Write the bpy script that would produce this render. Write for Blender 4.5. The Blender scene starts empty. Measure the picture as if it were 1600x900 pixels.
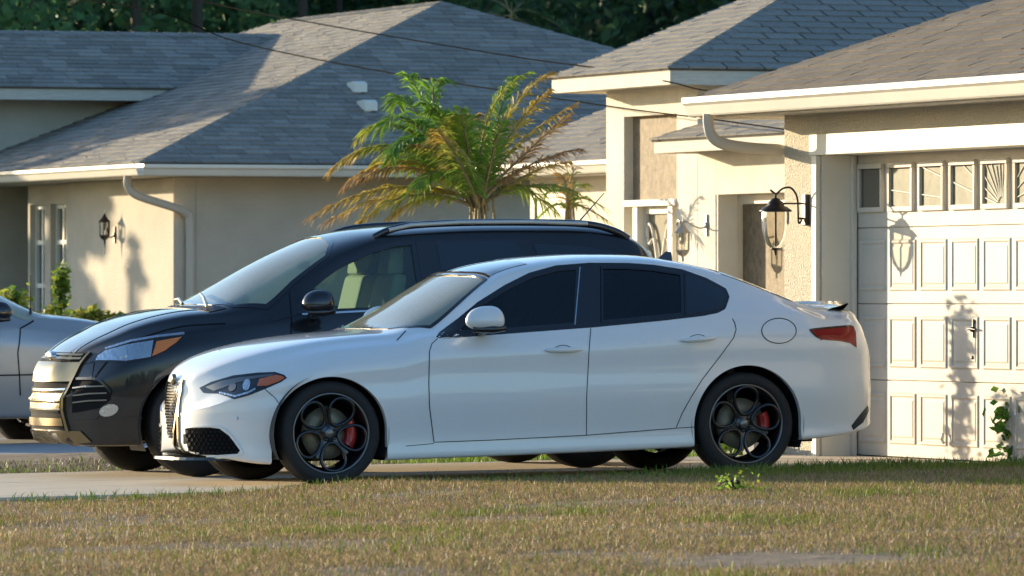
import bpy, bmesh, math, random
import numpy as np
from mathutils import Vector, Matrix, noise
from mathutils.bvhtree import BVHTree
from mathutils.geometry import delaunay_2d_cdt
random.seed(7); rng = np.random.RandomState(7)
scene = bpy.context.scene
COL = scene.collection
R = math.radians
# ------------------------------------------------------------------ camera, sky, sun, exposure
# World axes follow the street plan: X runs along the driveway towards the garage, Y away along the house fronts.
FPX = 11000.0; HZN = 464.0; CAMZ = 1.19; PHI = R(20.3)
CP, SP = math.cos(PHI), math.sin(PHI)
cam = bpy.data.cameras.new('camera'); camo = bpy.data.objects.new('camera', cam); COL.objects.link(camo)
cam.sensor_width = 36.0; cam.lens = FPX/1600*36.0; cam.shift_y = (HZN-450)/1600.0
cam.clip_start = 0.5; cam.clip_end = 3000
camo.location = (0, 0, CAMZ); camo.rotation_euler = (R(90), 0, -PHI)
cam.dof.use_dof = True; cam.dof.focus_distance = 45.0; cam.dof.aperture_fstop = 9.0
scene.camera = camo
SUN_EL = R(7.6)
SD = Vector((0.444*math.cos(SUN_EL), -0.896*math.cos(SUN_EL), -math.sin(SUN_EL))).normalized()   # the way light travels
sun = bpy.data.lights.new('sun', 'SUN'); suno = bpy.data.objects.new('sun', sun); COL.objects.link(suno)
sun.energy = 3.6; sun.angle = R(0.5); sun.color = (1.0, 0.82, 0.55)
suno.rotation_euler = SD.to_track_quat('-Z', 'Y').to_euler()
world = bpy.data.worlds.new('World'); scene.world = world; world.use_nodes = True
wn = world.node_tree
sky = wn.nodes.new('ShaderNodeTexSky'); sky.sky_type = 'NISHITA'; sky.sun_disc = False
sky.sun_elevation = SUN_EL; sky.sun_rotation = math.atan2(-SD.x, -SD.y)
sky.dust_density = 0.8; sky.air_density = 1.0; sky.ozone_density = 3.0
bg = wn.nodes['Background']; bg.inputs['Strength'].default_value = 0.15
wn.links.new(sky.outputs[0], bg.inputs[0])
scene.view_settings.view_transform = 'Standard'; scene.view_settings.look = 'None'
scene.view_settings.exposure = 1.3; scene.view_settings.gamma = 1.0
scene.cycles.max_bounces = 8; scene.cycles.transparent_max_bounces = 12

# ------------------------------------------------------------------ surveying helpers (photo measurements to metres)
def on_y(px, py, V):
    k = (px-800)/FPX; u = V*(SP+k*CP)/(CP-k*SP); Y = SP*u+CP*V
    return u, CAMZ+(HZN-py)/FPX*Y
def on_x(px, py, U):
    k = (px-800)/FPX; v = U*(CP-k*SP)/(SP+k*CP); Y = SP*U+CP*v
    return v, CAMZ+(HZN-py)/FPX*Y
def at_depth(px, py, Y):
    X = (px-800)/FPX*Y
    return Vector((CP*X+SP*Y, -SP*X+CP*Y, CAMZ+(HZN-py)/FPX*Y))
# ------------------------------------------------------------------ materials
MATS = {}
def mat(name, col=(.5,.5,.5), rough=.6, metal=0, coat=0, coat_rough=.05, bump=0, bscale=60, var=0, vscale=3,
        attr=False, spec=.5, bump2=0, b2scale=10, trans=0, emit=None, var2=0, v2scale=.5, stretch=None, sheen=0):
    if name in MATS: return MATS[name]
    m = bpy.data.materials.new(name); m.use_nodes = True; nt = m.node_tree; b = nt.nodes['Principled BSDF']
    b.inputs['Roughness'].default_value = rough; b.inputs['Metallic'].default_value = metal
    b.inputs['Coat Weight'].default_value = coat; b.inputs['Coat Roughness'].default_value = coat_rough
    b.inputs['Specular IOR Level'].default_value = spec
    b.inputs['Base Color'].default_value = (*col, 1)
    geo = nt.nodes.new('ShaderNodeNewGeometry')
    src = geo.outputs['Position']
    if stretch:
        mp = nt.nodes.new('ShaderNodeVectorMath'); mp.operation = 'MULTIPLY'; mp.inputs[1].default_value = stretch
        nt.links.new(src, mp.inputs[0]); src = mp.outputs[0]
    cur = None
    if attr:
        a = nt.nodes.new('ShaderNodeAttribute'); a.attribute_name = 'tone'
        mx = nt.nodes.new('ShaderNodeMix'); mx.data_type = 'RGBA'; mx.blend_type = 'MULTIPLY'
        mx.inputs['Factor'].default_value = 1
        nt.links.new(a.outputs['Color'], mx.inputs['A']); mx.inputs['B'].default_value = (*col, 1)
        cur = mx.outputs['Result']
    for (vv, sc) in ((var, vscale), (var2, v2scale)):
        if not vv: continue
        n = nt.nodes.new('ShaderNodeTexNoise'); n.inputs['Scale'].default_value = sc; n.inputs['Detail'].default_value = 5
        n.inputs['Roughness'].default_value = .65
        nt.links.new(src, n.inputs['Vector'])
        r = nt.nodes.new('ShaderNodeMapRange'); r.inputs['From Min'].default_value = .3; r.inputs['From Max'].default_value = .7
        r.inputs['To Min'].default_value = 1-vv; r.inputs['To Max'].default_value = 1+vv
        nt.links.new(n.outputs['Fac'], r.inputs['Value'])
        mx = nt.nodes.new('ShaderNodeVectorMath'); mx.operation = 'SCALE'
        if cur is None: mx.inputs[0].default_value = col
        else: nt.links.new(cur, mx.inputs[0])
        nt.links.new(r.outputs[0], mx.inputs['Scale']); cur = mx.outputs[0]
    if cur is not None: nt.links.new(cur, b.inputs['Base Color'])
    last = None
    for (bb, sc, dist) in ((bump, bscale, .01), (bump2, b2scale, .05)):
        if not bb: continue
        n = nt.nodes.new('ShaderNodeTexNoise'); n.inputs['Scale'].default_value = sc; n.inputs['Detail'].default_value = 4
        nt.links.new(src, n.inputs['Vector'])
        bp = nt.nodes.new('ShaderNodeBump'); bp.inputs['Strength'].default_value = bb; bp.inputs['Distance'].default_value = dist
        nt.links.new(n.outputs['Fac'], bp.inputs['Height'])
        if last: nt.links.new(last, bp.inputs['Normal'])
        last = bp.outputs[0]
    if last: nt.links.new(last, b.inputs['Normal'])
    if trans: b.inputs['Transmission Weight'].default_value = trans
    if emit: b.inputs['Emission Color'].default_value = (*emit, 1); b.inputs['Emission Strength'].default_value = 1
    MATS[name] = m; return m
def glass_mat(name, tint=(.6,.7,.65), refl=1.0, rough=.02, haze=0.0, hcol=(.5,.5,.4)):
    m = bpy.data.materials.new(name); m.use_nodes = True; nt = m.node_tree; nt.nodes.clear()
    o = nt.nodes.new('ShaderNodeOutputMaterial'); t = nt.nodes.new('ShaderNodeBsdfTransparent'); t.inputs[0].default_value = (*tint, 1)
    g = nt.nodes.new('ShaderNodeBsdfGlossy'); g.inputs['Roughness'].default_value = rough
    g.inputs['Color'].default_value = (refl, refl, refl, 1)
    f = nt.nodes.new('ShaderNodeFresnel'); f.inputs['IOR'].default_value = 1.5
    mx = nt.nodes.new('ShaderNodeMixShader')
    nt.links.new(f.outputs[0], mx.inputs[0]); 
    nt.links.new(g.outputs[0], mx.inputs[2])
    if haze:
        d = nt.nodes.new('ShaderNodeBsdfDiffuse'); d.inputs[0].default_value = (*hcol, 1)
        h = nt.nodes.new('ShaderNodeMixShader'); h.inputs[0].default_value = haze
        nt.links.new(t.outputs[0], h.inputs[1]); nt.links.new(d.outputs[0], h.inputs[2]); nt.links.new(h.outputs[0], mx.inputs[1])
    else: nt.links.new(t.outputs[0], mx.inputs[1])
    nt.links.new(mx.outputs[0], o.inputs[0]); MATS[name] = m; return m
def leaf_mat(name, trans=.35):
    m = bpy.data.materials.new(name); m.use_nodes = True; nt = m.node_tree; nt.nodes.clear()
    o = nt.nodes.new('ShaderNodeOutputMaterial'); a = nt.nodes.new('ShaderNodeAttribute'); a.attribute_name = 'tone'
    d = nt.nodes.new('ShaderNodeBsdfPrincipled'); d.inputs['Roughness'].default_value = .55; d.inputs['Specular IOR Level'].default_value = .25
    t = nt.nodes.new('ShaderNodeBsdfTranslucent'); mx = nt.nodes.new('ShaderNodeMixShader'); mx.inputs[0].default_value = trans
    nt.links.new(a.outputs['Color'], d.inputs['Base Color']); nt.links.new(a.outputs['Color'], t.inputs[0])
    nt.links.new(d.outputs[0], mx.inputs[1]); nt.links.new(t.outputs[0], mx.inputs[2]); nt.links.new(mx.outputs[0], o.inputs[0])
    MATS[name] = m; return m

M_WHITE = mat('white_car_paint', (.79,.80,.80), .32, coat=1, coat_rough=.03)
M_BLACK = mat('blue_black_car_paint', (.020,.021,.024), .48, metal=.8, coat=1, coat_rough=.05)
M_SILVER = mat('silver_car_paint', (.40,.41,.41), .38, metal=.55, coat=.8)
M_TRIM = mat('black_gloss_trim', (.010,.010,.012), .18, coat=.6)
M_SEAM = mat('dark_seam', (.012,.013,.015), .8, spec=.08)
M_MESH = mat('black_mesh', (.010,.010,.010), .9, spec=.03)
M_GRILL = mat('warm_chrome', (.24,.20,.13), .26, metal=1)
M_MATTE = mat('matte_black_plastic', (.018,.018,.02), .55, bump=.1, bscale=300)
M_TINT = mat('tinted_glass', (.006,.008,.012), .03, coat=1, coat_rough=.0, spec=.5)
M_WIND = mat('dusty_windscreen', (.34,.36,.27), .35, coat=.8, coat_rough=.05, var=.12, vscale=5)
M_TYRE = mat('tyre_rubber', (.016,.016,.017), .75, bump=.15, bscale=200)
M_RIM = mat('dark_grey_alloy', (.045,.05,.06), .3, metal=.9, coat=.4)
M_RIMLIP = mat('machined_alloy_lip', (.20,.20,.20), .35, metal=.9)
M_DISC = mat('brake_disc_metal', (.26,.22,.15), .5, metal=.4, var=.2, vscale=30)
M_RED = mat('red_caliper_paint', (.42,.02,.02), .35, coat=.5)
M_CHROME = mat('chrome', (.75,.73,.70), .12, metal=1)
M_BRUSH = mat('satin_chrome', (.36,.31,.22), .3, metal=1)
M_ORANGE = mat('amber_lens', (.66,.19,.035), .12, coat=1)
M_AMB2 = mat('red_amber_lens', (.62,.13,.035), .15, coat=1)
M_REDL = mat('red_lens', (.28,.006,.010), .3, coat=.4, spec=.2, var=.3, vscale=60, stretch=(1,1,4))
M_REFL = mat('lamp_reflector', (.55,.58,.62), .15, metal=.9, bump=.5, bscale=40)
M_LENS = glass_mat('clear_lens', (.88,.92,.95))
M_CARGL = glass_mat('side_glass', (.55,.68,.62), haze=.14, hcol=(.25,.36,.32))
M_SEAT = mat('cream_seat_cloth', (.62,.64,.45), .8, bump=.2, bscale=300)
M_DARKIN = mat('dark_interior', (.02,.022,.024), .7)
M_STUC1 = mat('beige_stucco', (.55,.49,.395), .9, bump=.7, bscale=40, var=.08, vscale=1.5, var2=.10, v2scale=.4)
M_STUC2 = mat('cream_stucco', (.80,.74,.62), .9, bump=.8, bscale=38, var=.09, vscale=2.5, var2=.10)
M_STUC3 = mat('rough_pillar_stucco', (.80,.73,.58), .9, bump=.8, bscale=70, bump2=1.0, b2scale=60, var=.12, vscale=70)
M_TRIMW = mat('cream_trim_paint', (.80,.76,.66), .6, var=.04, vscale=4)
M_FASC = mat('weathered_fascia', (.60,.55,.46), .7, spec=.2, var=.12, vscale=8, stretch=(1,1,6))
M_GUT = mat('gutter_metal_paint', (.74,.70,.60), .35, var=.05, vscale=2)
M_SOFF = mat('soffit_panel', (.55,.52,.46), .7)
M_SHG = mat('grey_asphalt_shingle', (.265,.245,.21), .9, bump=.6, bscale=160, attr=True, var=.18, vscale=25)
M_SHB = mat('brown_asphalt_shingle', (.165,.135,.10), .92, bump=.6, bscale=160, attr=True, var=.15, vscale=30)
M_GDOOR = mat('cream_garage_door_paint', (.64,.59,.51), .6, spec=.2, var=.06, vscale=3, var2=.06, v2scale=.8, bump=.05, bscale=400)
M_PANEG = mat('hazy_window_glass', (.19,.185,.13), .6, spec=.15, var=.35, vscale=9)
M_PANED = mat('dark_window_glass', (.03,.04,.035), .08, coat=1)
M_SCREEN = mat('brown_screen_panel', (.27,.21,.14), .7, spec=.2, bump=.5, bscale=60, var=.35, vscale=14)
M_GRPANE = mat('greenish_window', (.13,.17,.06), .4, spec=.2, var=.3, vscale=8)
def dark_inside(m, c=(.045,.045,.045)):
    nt = m.node_tree; b = nt.nodes['Principled BSDF']; g = nt.nodes.new('ShaderNodeNewGeometry'); d = nt.nodes.new('ShaderNodeBsdfDiffuse'); d.inputs[0].default_value = (*c,1)
    mx = nt.nodes.new('ShaderNodeMixShader'); o = nt.nodes['Material Output']
    nt.links.new(g.outputs['Backfacing'], mx.inputs[0]); nt.links.new(b.outputs[0], mx.inputs[1]); nt.links.new(d.outputs[0], mx.inputs[2]); nt.links.new(mx.outputs[0], o.inputs[0])
dark_inside(M_WHITE); dark_inside(M_BLACK)
M_WGLASS = glass_mat('windscreen_glass', (.62,.72,.64), haze=.45, hcol=(.50,.52,.40), rough=.06)
M_TGLASS = glass_mat('dark_tint_film', (.10,.12,.13), haze=.05, hcol=(.05,.07,.09))
M_PIPE = mat('wall_coloured_pipe', (.56,.50,.41), .6)
M_RAIL = mat('silver_rail', (.60,.57,.50), .4, metal=.4)
M_IRON = mat('bronze_lamp_metal', (.035,.028,.028), .4, metal=.5)
M_LAMPW = mat('pale_lamp_metal', (.36,.35,.33), .4, metal=.3)
M_LGLASS = glass_mat('lamp_glass', (.92,.90,.85))
M_CONC = mat('driveway_concrete', (.62,.51,.37), .9, bump=.35, bscale=120, var=.10, vscale=1.5, var2=.08)
M_CONC2 = mat('neighbour_drive_concrete', (.33,.33,.33), .9, bump=.3, bscale=100, var=.1, vscale=1)
M_SOIL = mat('lawn_soil', (.23,.155,.09), .95, bump=.9, bscale=30, bump2=.5, b2scale=5, var=.35, vscale=7)
M_GRND = mat('far_ground', (.09,.10,.045), .95, bump=.5, bscale=12, var=.3, vscale=1)
M_WIRE = mat('power_cable', (.003,.003,.003), .9, spec=.02)
M_LEAF = leaf_mat('leaf', .45); M_BLADE = leaf_mat('grass_blade', .3)
M_BARK = mat('bark', (.09,.07,.05), .9, bump=.8, bscale=20)
M_FIBRE = mat('palm_stem', (.28,.22,.10), .7, bump=.5, bscale=60, var=.4, vscale=12)
# ------------------------------------------------------------------ mesh helpers
def tag(o, label=None, cat=None, group=None, kind=None):
    if label: o['label'] = label
    if cat: o['category'] = cat
    if group: o['group'] = group
    if kind: o['kind'] = kind
    return o
def empty(name, loc=(0,0,0), rot=(0,0,0), parent=None):
    o = bpy.data.objects.new(name, None); COL.objects.link(o); o.location = loc; o.rotation_euler = rot
    o.empty_display_size = .2
    if parent: o.parent = parent
    return o
def link(name, me, parent=None):
    o = bpy.data.objects.new(name, me); COL.objects.link(o)
    if parent: o.parent = parent
    return o
class MB:
    def __init__(s): s.v = []; s.f = []; s.sm = []; s.mi = []; s.cur = 0
    def add(s, vs, fs, smooth=False):
        n = len(s.v); s.v += [tuple(v) for v in vs]
        for f in fs: s.f.append([i+n for i in f]); s.sm.append(smooth); s.mi.append(s.cur)
        return s
    def box(s, x0, x1, y0, y1, z0, z1):
        vs = [(x,y,z) for z in (z0,z1) for y in (y0,y1) for x in (x0,x1)]
        return s.add(vs, [(0,2,3,1),(4,5,7,6),(0,1,5,4),(2,6,7,3),(0,4,6,2),(1,3,7,5)])
    def prism(s, poly, ax, a0, a1):
        """poly: 2d list in the two other axes (order x,y,z without ax), extruded along ax"""
        n = len(poly)
        def mk(p, a):
            q = [p[0], p[1]]; q.insert(ax, a); return q
        vs = [mk(p,a0) for p in poly]+[mk(p,a1) for p in poly]
        fs = [list(range(n))[::-1], list(range(n,2*n))]+[(i,(i+1)%n,n+(i+1)%n,n+i) for i in range(n)]
        return s.add(vs, fs)
    def tube(s, pts, r, seg=8, closed=False, flat=None, up=None):
        pts = [Vector(p) for p in pts]; n = len(pts); rs = r if isinstance(r,(list,tuple)) else [r]*n
        base = len(s.v); vs = []
        for i,p in enumerate(pts):
            a = pts[(i-1)%n] if (closed or i>0) else p; b = pts[(i+1)%n] if (closed or i<n-1) else p
            t = (b-a).normalized()
            u = Vector(up) if up is not None else (Vector((0,0,1)) if abs(t.z)<.9 else Vector((1,0,0)))
            s1 = t.cross(u).normalized(); s2 = s1.cross(t).normalized()
            for k in range(seg):
                an = 2*math.pi*k/seg
                vs.append(p + s1*math.cos(an)*rs[i] + s2*math.sin(an)*rs[i]*(flat or 1))
        fs = []
        for i in range(n if closed else n-1):
            for k in range(seg):
                a = i*seg+k; b = i*seg+(k+1)%seg; c = ((i+1)%n)*seg+(k+1)%seg; d = ((i+1)%n)*seg+k
                fs.append((a,b,c,d))
        s.add(vs, fs, True)
        if not closed:
            s.add(vs[:seg], [list(range(seg))[::-1]]); s.add(vs[-seg:], [list(range(seg))])
        return s
    def lathe(s, prof, seg=32, axis='z', c=(0,0,0), smooth=True, a0=0, a1=2*math.pi):
        full = abs(a1-a0-2*math.pi) < 1e-6; ns = seg if full else seg+1
        vs = []
        for k in range(ns):
            an = a0+(a1-a0)*k/seg; ca, sa = math.cos(an), math.sin(an)
            for (r,h) in prof:
                if axis=='z': p = (c[0]+r*ca, c[1]+r*sa, c[2]+h)
                elif axis=='y': p = (c[0]+r*ca, c[1]+h, c[2]+r*sa)
                else: p = (c[0]+h, c[1]+r*ca, c[2]+r*sa)
                vs.append(p)
        n = len(prof); fs = []
        for k in range(ns if full else ns-1):
            k2 = (k+1)%ns
            for i in range(n-1): fs.append((k*n+i, k2*n+i, k2*n+i+1, k*n+i+1))
        return s.add(vs, fs, smooth)
    def mesh(s, name, mats, tone=None):
        me = bpy.data.meshes.new(name); me.from_pydata(s.v, [], s.f); me.update()
        me.polygons.foreach_set('use_smooth', s.sm)
        if not isinstance(mats,(list,tuple)): mats = [mats]
        for m in mats: me.materials.append(m)
        if len(mats) > 1: me.polygons.foreach_set('material_index', s.mi)
        return me
    def build(s, name, mats, parent=None):
        return link(name, s.mesh(name, mats), parent)
def recalc(o):
    bm = bmesh.new(); bm.from_mesh(o.data); bmesh.ops.recalc_face_normals(bm, faces=bm.faces); bm.to_mesh(o.data); bm.free(); return o
def bevel(o, w=.006, seg=2, ang=40):
    bm = bmesh.new(); bm.from_mesh(o.data)
    bmesh.ops.remove_doubles(bm, verts=bm.verts, dist=1e-5)
    es = [e for e in bm.edges if len(e.link_faces)==2 and e.calc_face_angle(0) > R(ang)]
    bmesh.ops.bevel(bm, geom=es, offset=w, segments=seg, profile=.6, affect='EDGES')
    bmesh.ops.recalc_face_normals(bm, faces=bm.faces)
    bm.to_mesh(o.data); bm.free(); return o
def fast_mesh(name, V, Fs, mat_, tone=None, nper=3):
    """V (n,3); Fs (m,nper) ; tone (n,3) vertex colours"""
    me = bpy.data.meshes.new(name); V = np.asarray(V, dtype=np.float32); Fs = np.asarray(Fs, dtype=np.int32)
    me.vertices.add(len(V)); me.vertices.foreach_set('co', V.ravel())
    me.loops.add(Fs.size); me.loops.foreach_set('vertex_index', Fs.ravel())
    me.polygons.add(len(Fs)); me.polygons.foreach_set('loop_start', np.arange(0, Fs.size, nper, dtype=np.int32))
    me.update(calc_edges=True); me.validate()
    if tone is not None:
        a = me.color_attributes.new('tone', 'FLOAT_COLOR', 'POINT')
        a.data.foreach_set('color', np.hstack([tone, np.ones((len(V),1))]).astype(np.float32).ravel())
    me.materials.append(mat_); return me
def pchip(xs, ys):
    xs = np.array(xs, float); ys = np.array(ys, float); h = np.diff(xs); d = np.diff(ys)/h
    m = np.zeros(len(xs))
    for i in range(1, len(xs)-1):
        if d[i-1]*d[i] > 0:
            w1 = 2*h[i]+h[i-1]; w2 = h[i]+2*h[i-1]; m[i] = (w1+w2)/(w1/d[i-1]+w2/d[i])
    m[0] = d[0]; m[-1] = d[-1]
    def f(x):
        x = np.clip(x, xs[0], xs[-1]); i = np.clip(np.searchsorted(xs, x)-1, 0, len(xs)-2)
        t = (x-xs[i])/h[i]
        return (2*t**3-3*t**2+1)*ys[i]+(t**3-2*t**2+t)*h[i]*m[i]+(-2*t**3+3*t**2)*ys[i+1]+(t**3-t**2)*h[i]*m[i+1]
    return f
def T(*kv): return pchip([a for a,b in kv], [b for a,b in kv])
# ------------------------------------------------------------------ vehicles
def bspl(K, M, p=3):
    kn = np.concatenate([np.zeros(p), np.linspace(0,1,K-p+1), np.ones(p)]); t = np.linspace(0,1,M); t[-1] -= 1e-9
    N = [((t>=kn[i])&(t<kn[i+1])).astype(float) for i in range(len(kn)-1)]
    for d in range(1,p+1):
        N2 = []
        for i in range(len(kn)-1-d):
            a = np.zeros(M)
            if kn[i+d]>kn[i]: a += (t-kn[i])/(kn[i+d]-kn[i])*N[i]
            if kn[i+d+1]>kn[i+1]: a += (kn[i+d+1]-t)/(kn[i+d+1]-kn[i+1])*N[i+1]
            N2.append(a)
        N = N2
    return np.array(N).T
def gsm(a, s):
    k = int(3*s)+1; w = np.exp(-.5*(np.arange(-k,k+1)/s)**2); w /= w.sum()
    ap = np.concatenate([np.repeat(a[:1],k), a, np.repeat(a[-1:],k)])
    return np.convolve(ap, w, 'valid')
class Car:
    def __init__(s, name, u, v, z0, yaw, pitch, tb, label, cat):
        s.M = Matrix.Translation((u,v,z0)) @ Matrix.Rotation(yaw,4,'Z') @ Matrix.Rotation(-pitch,4,'Y')
        s.Mi = s.M.inverted(); s.root = empty(name); s.root.matrix_world = s.M
        tag(s.root, label, cat); s.tb = tb; s.side = -1 if abs(yaw) < 1 else 1
        s.grid(); s.bvh = BVHTree.FromPolygons([Vector(p) for p in s.V], [list(q) for q in s.Q])
        s.o = s.Mi @ Vector((0,0,CAMZ))
    def grid(s):
        tb = s.tb; x0, x1 = tb['x']
        gx = np.arange(x0, x1+.005, .01)
        def tab(k, sm=4):
            a = tb[k](gx); b = gsm(a, sm); w = np.clip(np.minimum(gx-x0, x1-gx)/.25-.2, 0, 1)
            return a*(1-w)+b*w
        zt, zb, env = tab('ztop',2), tab('zbot'), tb['env'](gx)
        zr, yr, zbl, ybl, zsh = tab('zr'), tab('yr'), tab('zbelt'), tab('ybelt'), tab('zsh')
        w = tb['w']
        def cap(z, r): 
            c_ = zb+r*(zt-zb); k=.02; d = z-c_; return np.where(np.abs(d)<k, (z+c_)/2-(d*d+k*k)/(4*k), np.minimum(z,c_))
        zr = cap(zr,.96); zbl = cap(zbl,.86); zsh = np.minimum(cap(zsh,.76), zbl-.02)
        H = zb+.0
        C = [(0*gx, zb+.03), (.7*w[0]+0*gx, zb+.02), (w[0]+0*gx, zb), (w[0]+.012+0*gx, zb+.035),
             (w[1]+0*gx, cap(tb['z4']+0*gx,.3)), (w[2]+0*gx, cap(tb['z5']+0*gx,.46)), (w[3]+0*gx, cap(tb['z6']+0*gx,.62)),
             (w[4]+0*gx, zsh), (ybl, zbl), (ybl-.015, zbl+np.minimum(.03,(zr-zbl)*.3)), (yr+.012, zr-np.minimum(.02,(zr-zbl)*.25)), (yr, zr), (yr*.86, zr+.55*(zt-zr)),
             (yr*.5, zr+.9*(zt-zr)), (yr*.2, zt), (0*gx, zt)]
        K = len(C); M = 84; B = bspl(K, M)
        A = np.array([[c_[0]*env, c_[1]] for c_ in C])      # K,2,N
        P = np.einsum('mk,kcn->nmc', B, A)                   # N,M,2
        t = np.linspace(0,1,46)[:-1]; L = .5
        xs = np.concatenate([x0+L*t**2.2, np.arange(x0+L, x1-L, tb.get('dx',.022)), (x1-L*np.linspace(1,0,46)**2.2)])
        Y = np.array([np.interp(xs, gx, P[:,j,0]) for j in range(M)]).T; Z = np.array([np.interp(xs, gx, P[:,j,1]) for j in range(M)]).T
        for x_ in (0,): pass
        N = len(xs)
        ring = []
        half = np.stack([np.repeat(xs[:,None],M,1), Y, Z], 2)
        oth = half[:,1:-1][:,::-1].copy(); oth[...,1] *= -1
        full = np.concatenate([half, oth], 1); Mr = full.shape[1]
        s.V = full.reshape(-1,3); q = []
        i, j = np.meshgrid(np.arange(N-1), np.arange(Mr), indexing='ij'); j2 = (j+1)%Mr
        s.Q = np.stack([i*Mr+j, (i+1)*Mr+j, (i+1)*Mr+j2, i*Mr+j2], -1).reshape(-1,4)
    def hit_side(s, x, z, sg, d=None):
        h = s.bvh.ray_cast(Vector((x, sg*3, z)), Vector((0,-sg,0)))
        return h
    def build_body(s, m, arches, windows=(), top=()):
        V = s.V.copy(); Q = s.Q
        dead = np.zeros(len(Q), bool); 
        def process(inside, snap, ymask):
            ins = inside(V[:,0], V[:,2]) & ymask(V)
            cnt = ins[Q].sum(1); d = cnt == 4; dead[:] |= d
            part = (cnt>0)&(cnt<4)&~dead
            idx = np.unique(Q[part]); idx = idx[ins[idx]]
            for i in idx:
                x, z = snap(V[i,0], V[i,2]); sg = 1 if V[i,1]>0 else -1
                if V[i,2] < s.tb['zlow']: V[i,0] = x; V[i,2] = min(z, V[i,2]) if z < s.tb['zlow'] else V[i,2]; continue
                h = s.hit_side(x, z, sg)
                if h[0] is not None: V[i] = h[0]
        for (cx,cz,rx,rz) in arches:
            def ins(x,z): return ((x-cx)/rx)**2+(np.maximum(z-cz,0)/rz)**2 < 1
            def sn(x,z):
                if z <= cz: return (cx+math.copysign(rx, x-cx), z)
                k = 1/math.sqrt(((x-cx)/rx)**2+((z-cz)/rz)**2+1e-9); return (cx+(x-cx)*k, cz+(z-cz)*k)
            process(ins, sn, lambda V: np.abs(V[:,1])>.5)
        for poly in windows:
            pl = np.array(poly); n = len(pl)
            def ins(x,z):
                r = np.zeros(len(x), bool)
                for a in range(n):
                    x1,z1 = pl[a]; x2,z2 = pl[(a+1)%n]
                    c_ = ((z1>z)!=(z2>z)); 
                    with np.errstate(all='ignore'): c_ &= x < (x2-x1)*(z-z1)/(z2-z1+1e-12)+x1
                    r ^= c_
                return r
            def sn(x,z):
                best = None
                for a in range(n):
                    p = pl[a]; e = pl[(a+1)%n]-p; t = max(0,min(1,((x-p[0])*e[0]+(z-p[1])*e[1])/(e@e))); qx = p+e*t
                    dd = (qx[0]-x)**2+(qx[1]-z)**2
                    if best is None or dd<best[0]: best = (dd,qx)
                return best[1]
            process(ins, sn, lambda V: np.abs(V[:,1])>.4)
        for poly in top:
            pl = np.array(poly); n = len(pl)
            r = np.zeros(len(V), bool); x = V[:,0]; y = V[:,1]
            for a in range(n):
                x1,y1 = pl[a]; x2,y2 = pl[(a+1)%n]; c_ = ((y1>y)!=(y2>y))
                with np.errstate(all='ignore'): c_ &= x < (x2-x1)*(y-y1)/(y2-y1+1e-12)+x1
                r ^= c_
            r &= V[:,2] > .8
            cnt = r[Q].sum(1); dead |= cnt == 4; part = (cnt>0)&(cnt<4)&~dead; idx = np.unique(Q[part]); idx = idx[r[idx]]
            for i in idx:
                best = None
                for a in range(n):
                    p = pl[a]; e = pl[(a+1)%n]-p; t = max(0,min(1,((V[i,0]-p[0])*e[0]+(V[i,1]-p[1])*e[1])/(e@e))); qx = p+e*t; dd = (qx[0]-V[i,0])**2+(qx[1]-V[i,1])**2
                    if best is None or dd<best[0]: best = (dd,qx)
                h = s.bvh.ray_cast(Vector((best[1][0],best[1][1],4)), Vector((0,0,-1)))
                if h[0] is not None: V[i] = h[0]
        Qk = Q[~dead]
        me = bpy.data.meshes.new('body'); me.from_pydata(V.tolist(), [], Qk.tolist()); me.update()
        bm = bmesh.new(); bm.from_mesh(me)
        bmesh.ops.remove_doubles(bm, verts=bm.verts, dist=2e-4)
        bmesh.ops.delete(bm, geom=[f for f in bm.faces if f.calc_area()<1e-10], context='FACES')
        bmesh.ops.recalc_face_normals(bm, faces=bm.faces)
        for f in bm.faces: f.smooth = True
        # return lips at the openings give the sheet a thickness
        be = [e for e in bm.edges if len(e.link_faces)==1]
        r = bmesh.ops.extrude_edge_only(bm, edges=be)
        for g in r['geom']:
            if isinstance(g, bmesh.types.BMVert):
                if g.co.z > .8 and abs(g.co.y) < .68: g.co.z -= .02; g.co.y *= .985
                else: g.co.y -= math.copysign(.045 if g.co.z < .85 else .015, g.co.y)
        for g in r['geom']:
            if isinstance(g, bmesh.types.BMFace): g.smooth = False
        bm.normal_update()
        for e in be:
            if e.is_valid: e.smooth = False
        bm.to_mesh(me); bm.free(); me.materials.append(m)
        o = link('body', me, s.root)
        for (cx,cz,rx,rz) in arches:
            for sg in (-1,1):
                b = MB(); r_ = max(rx,rz)+.012
                b.lathe([(r_, sg*.90*s.tb['w'][2]/.925), (r_,sg*.50), (.02,sg*.50)], 40, 'y', (cx,0,cz), True, -.42, math.pi+.42)
                b.build('wheel_well', M_MATTE, s.root)
        return o
    def ray(s, p, mode):
        if mode=='cam':
            px,py = p; k=(px-800)/FPX
            d = Vector((CP*k+SP, -SP*k+CP, (HZN-py)/FPX)); d = (s.Mi.to_3x3() @ d).normalized(); o = s.o
        elif mode=='x': o = Vector((-4,p[0],p[1])); d = Vector((1,0,0))
        elif mode=='xr': o = Vector((8,p[0],p[1])); d = Vector((-1,0,0))
        elif mode=='y': o = Vector((p[0],-4,p[1])); d = Vector((0,1,0))
        else: o = Vector((p[0],p[1],4)); d = Vector((0,0,-1))
        h = s.bvh.ray_cast(o, d)
        if h[0] is not None: return h[0], (h[1] if h[1].dot(d) < 0 else -h[1])
        if mode=='cam': t = (s.side*.7-o.y)/d.y
        elif mode in ('x','xr'): t = 3.4 if mode=='x' else 4.2
        else: t = 3.2
        h = s.bvh.find_nearest(o+d*t); n = h[1]
        return h[0], (n if n.dot(d)<0 else -n)
    def pt(s, px, py): return s.ray((px,py),'cam')
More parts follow.
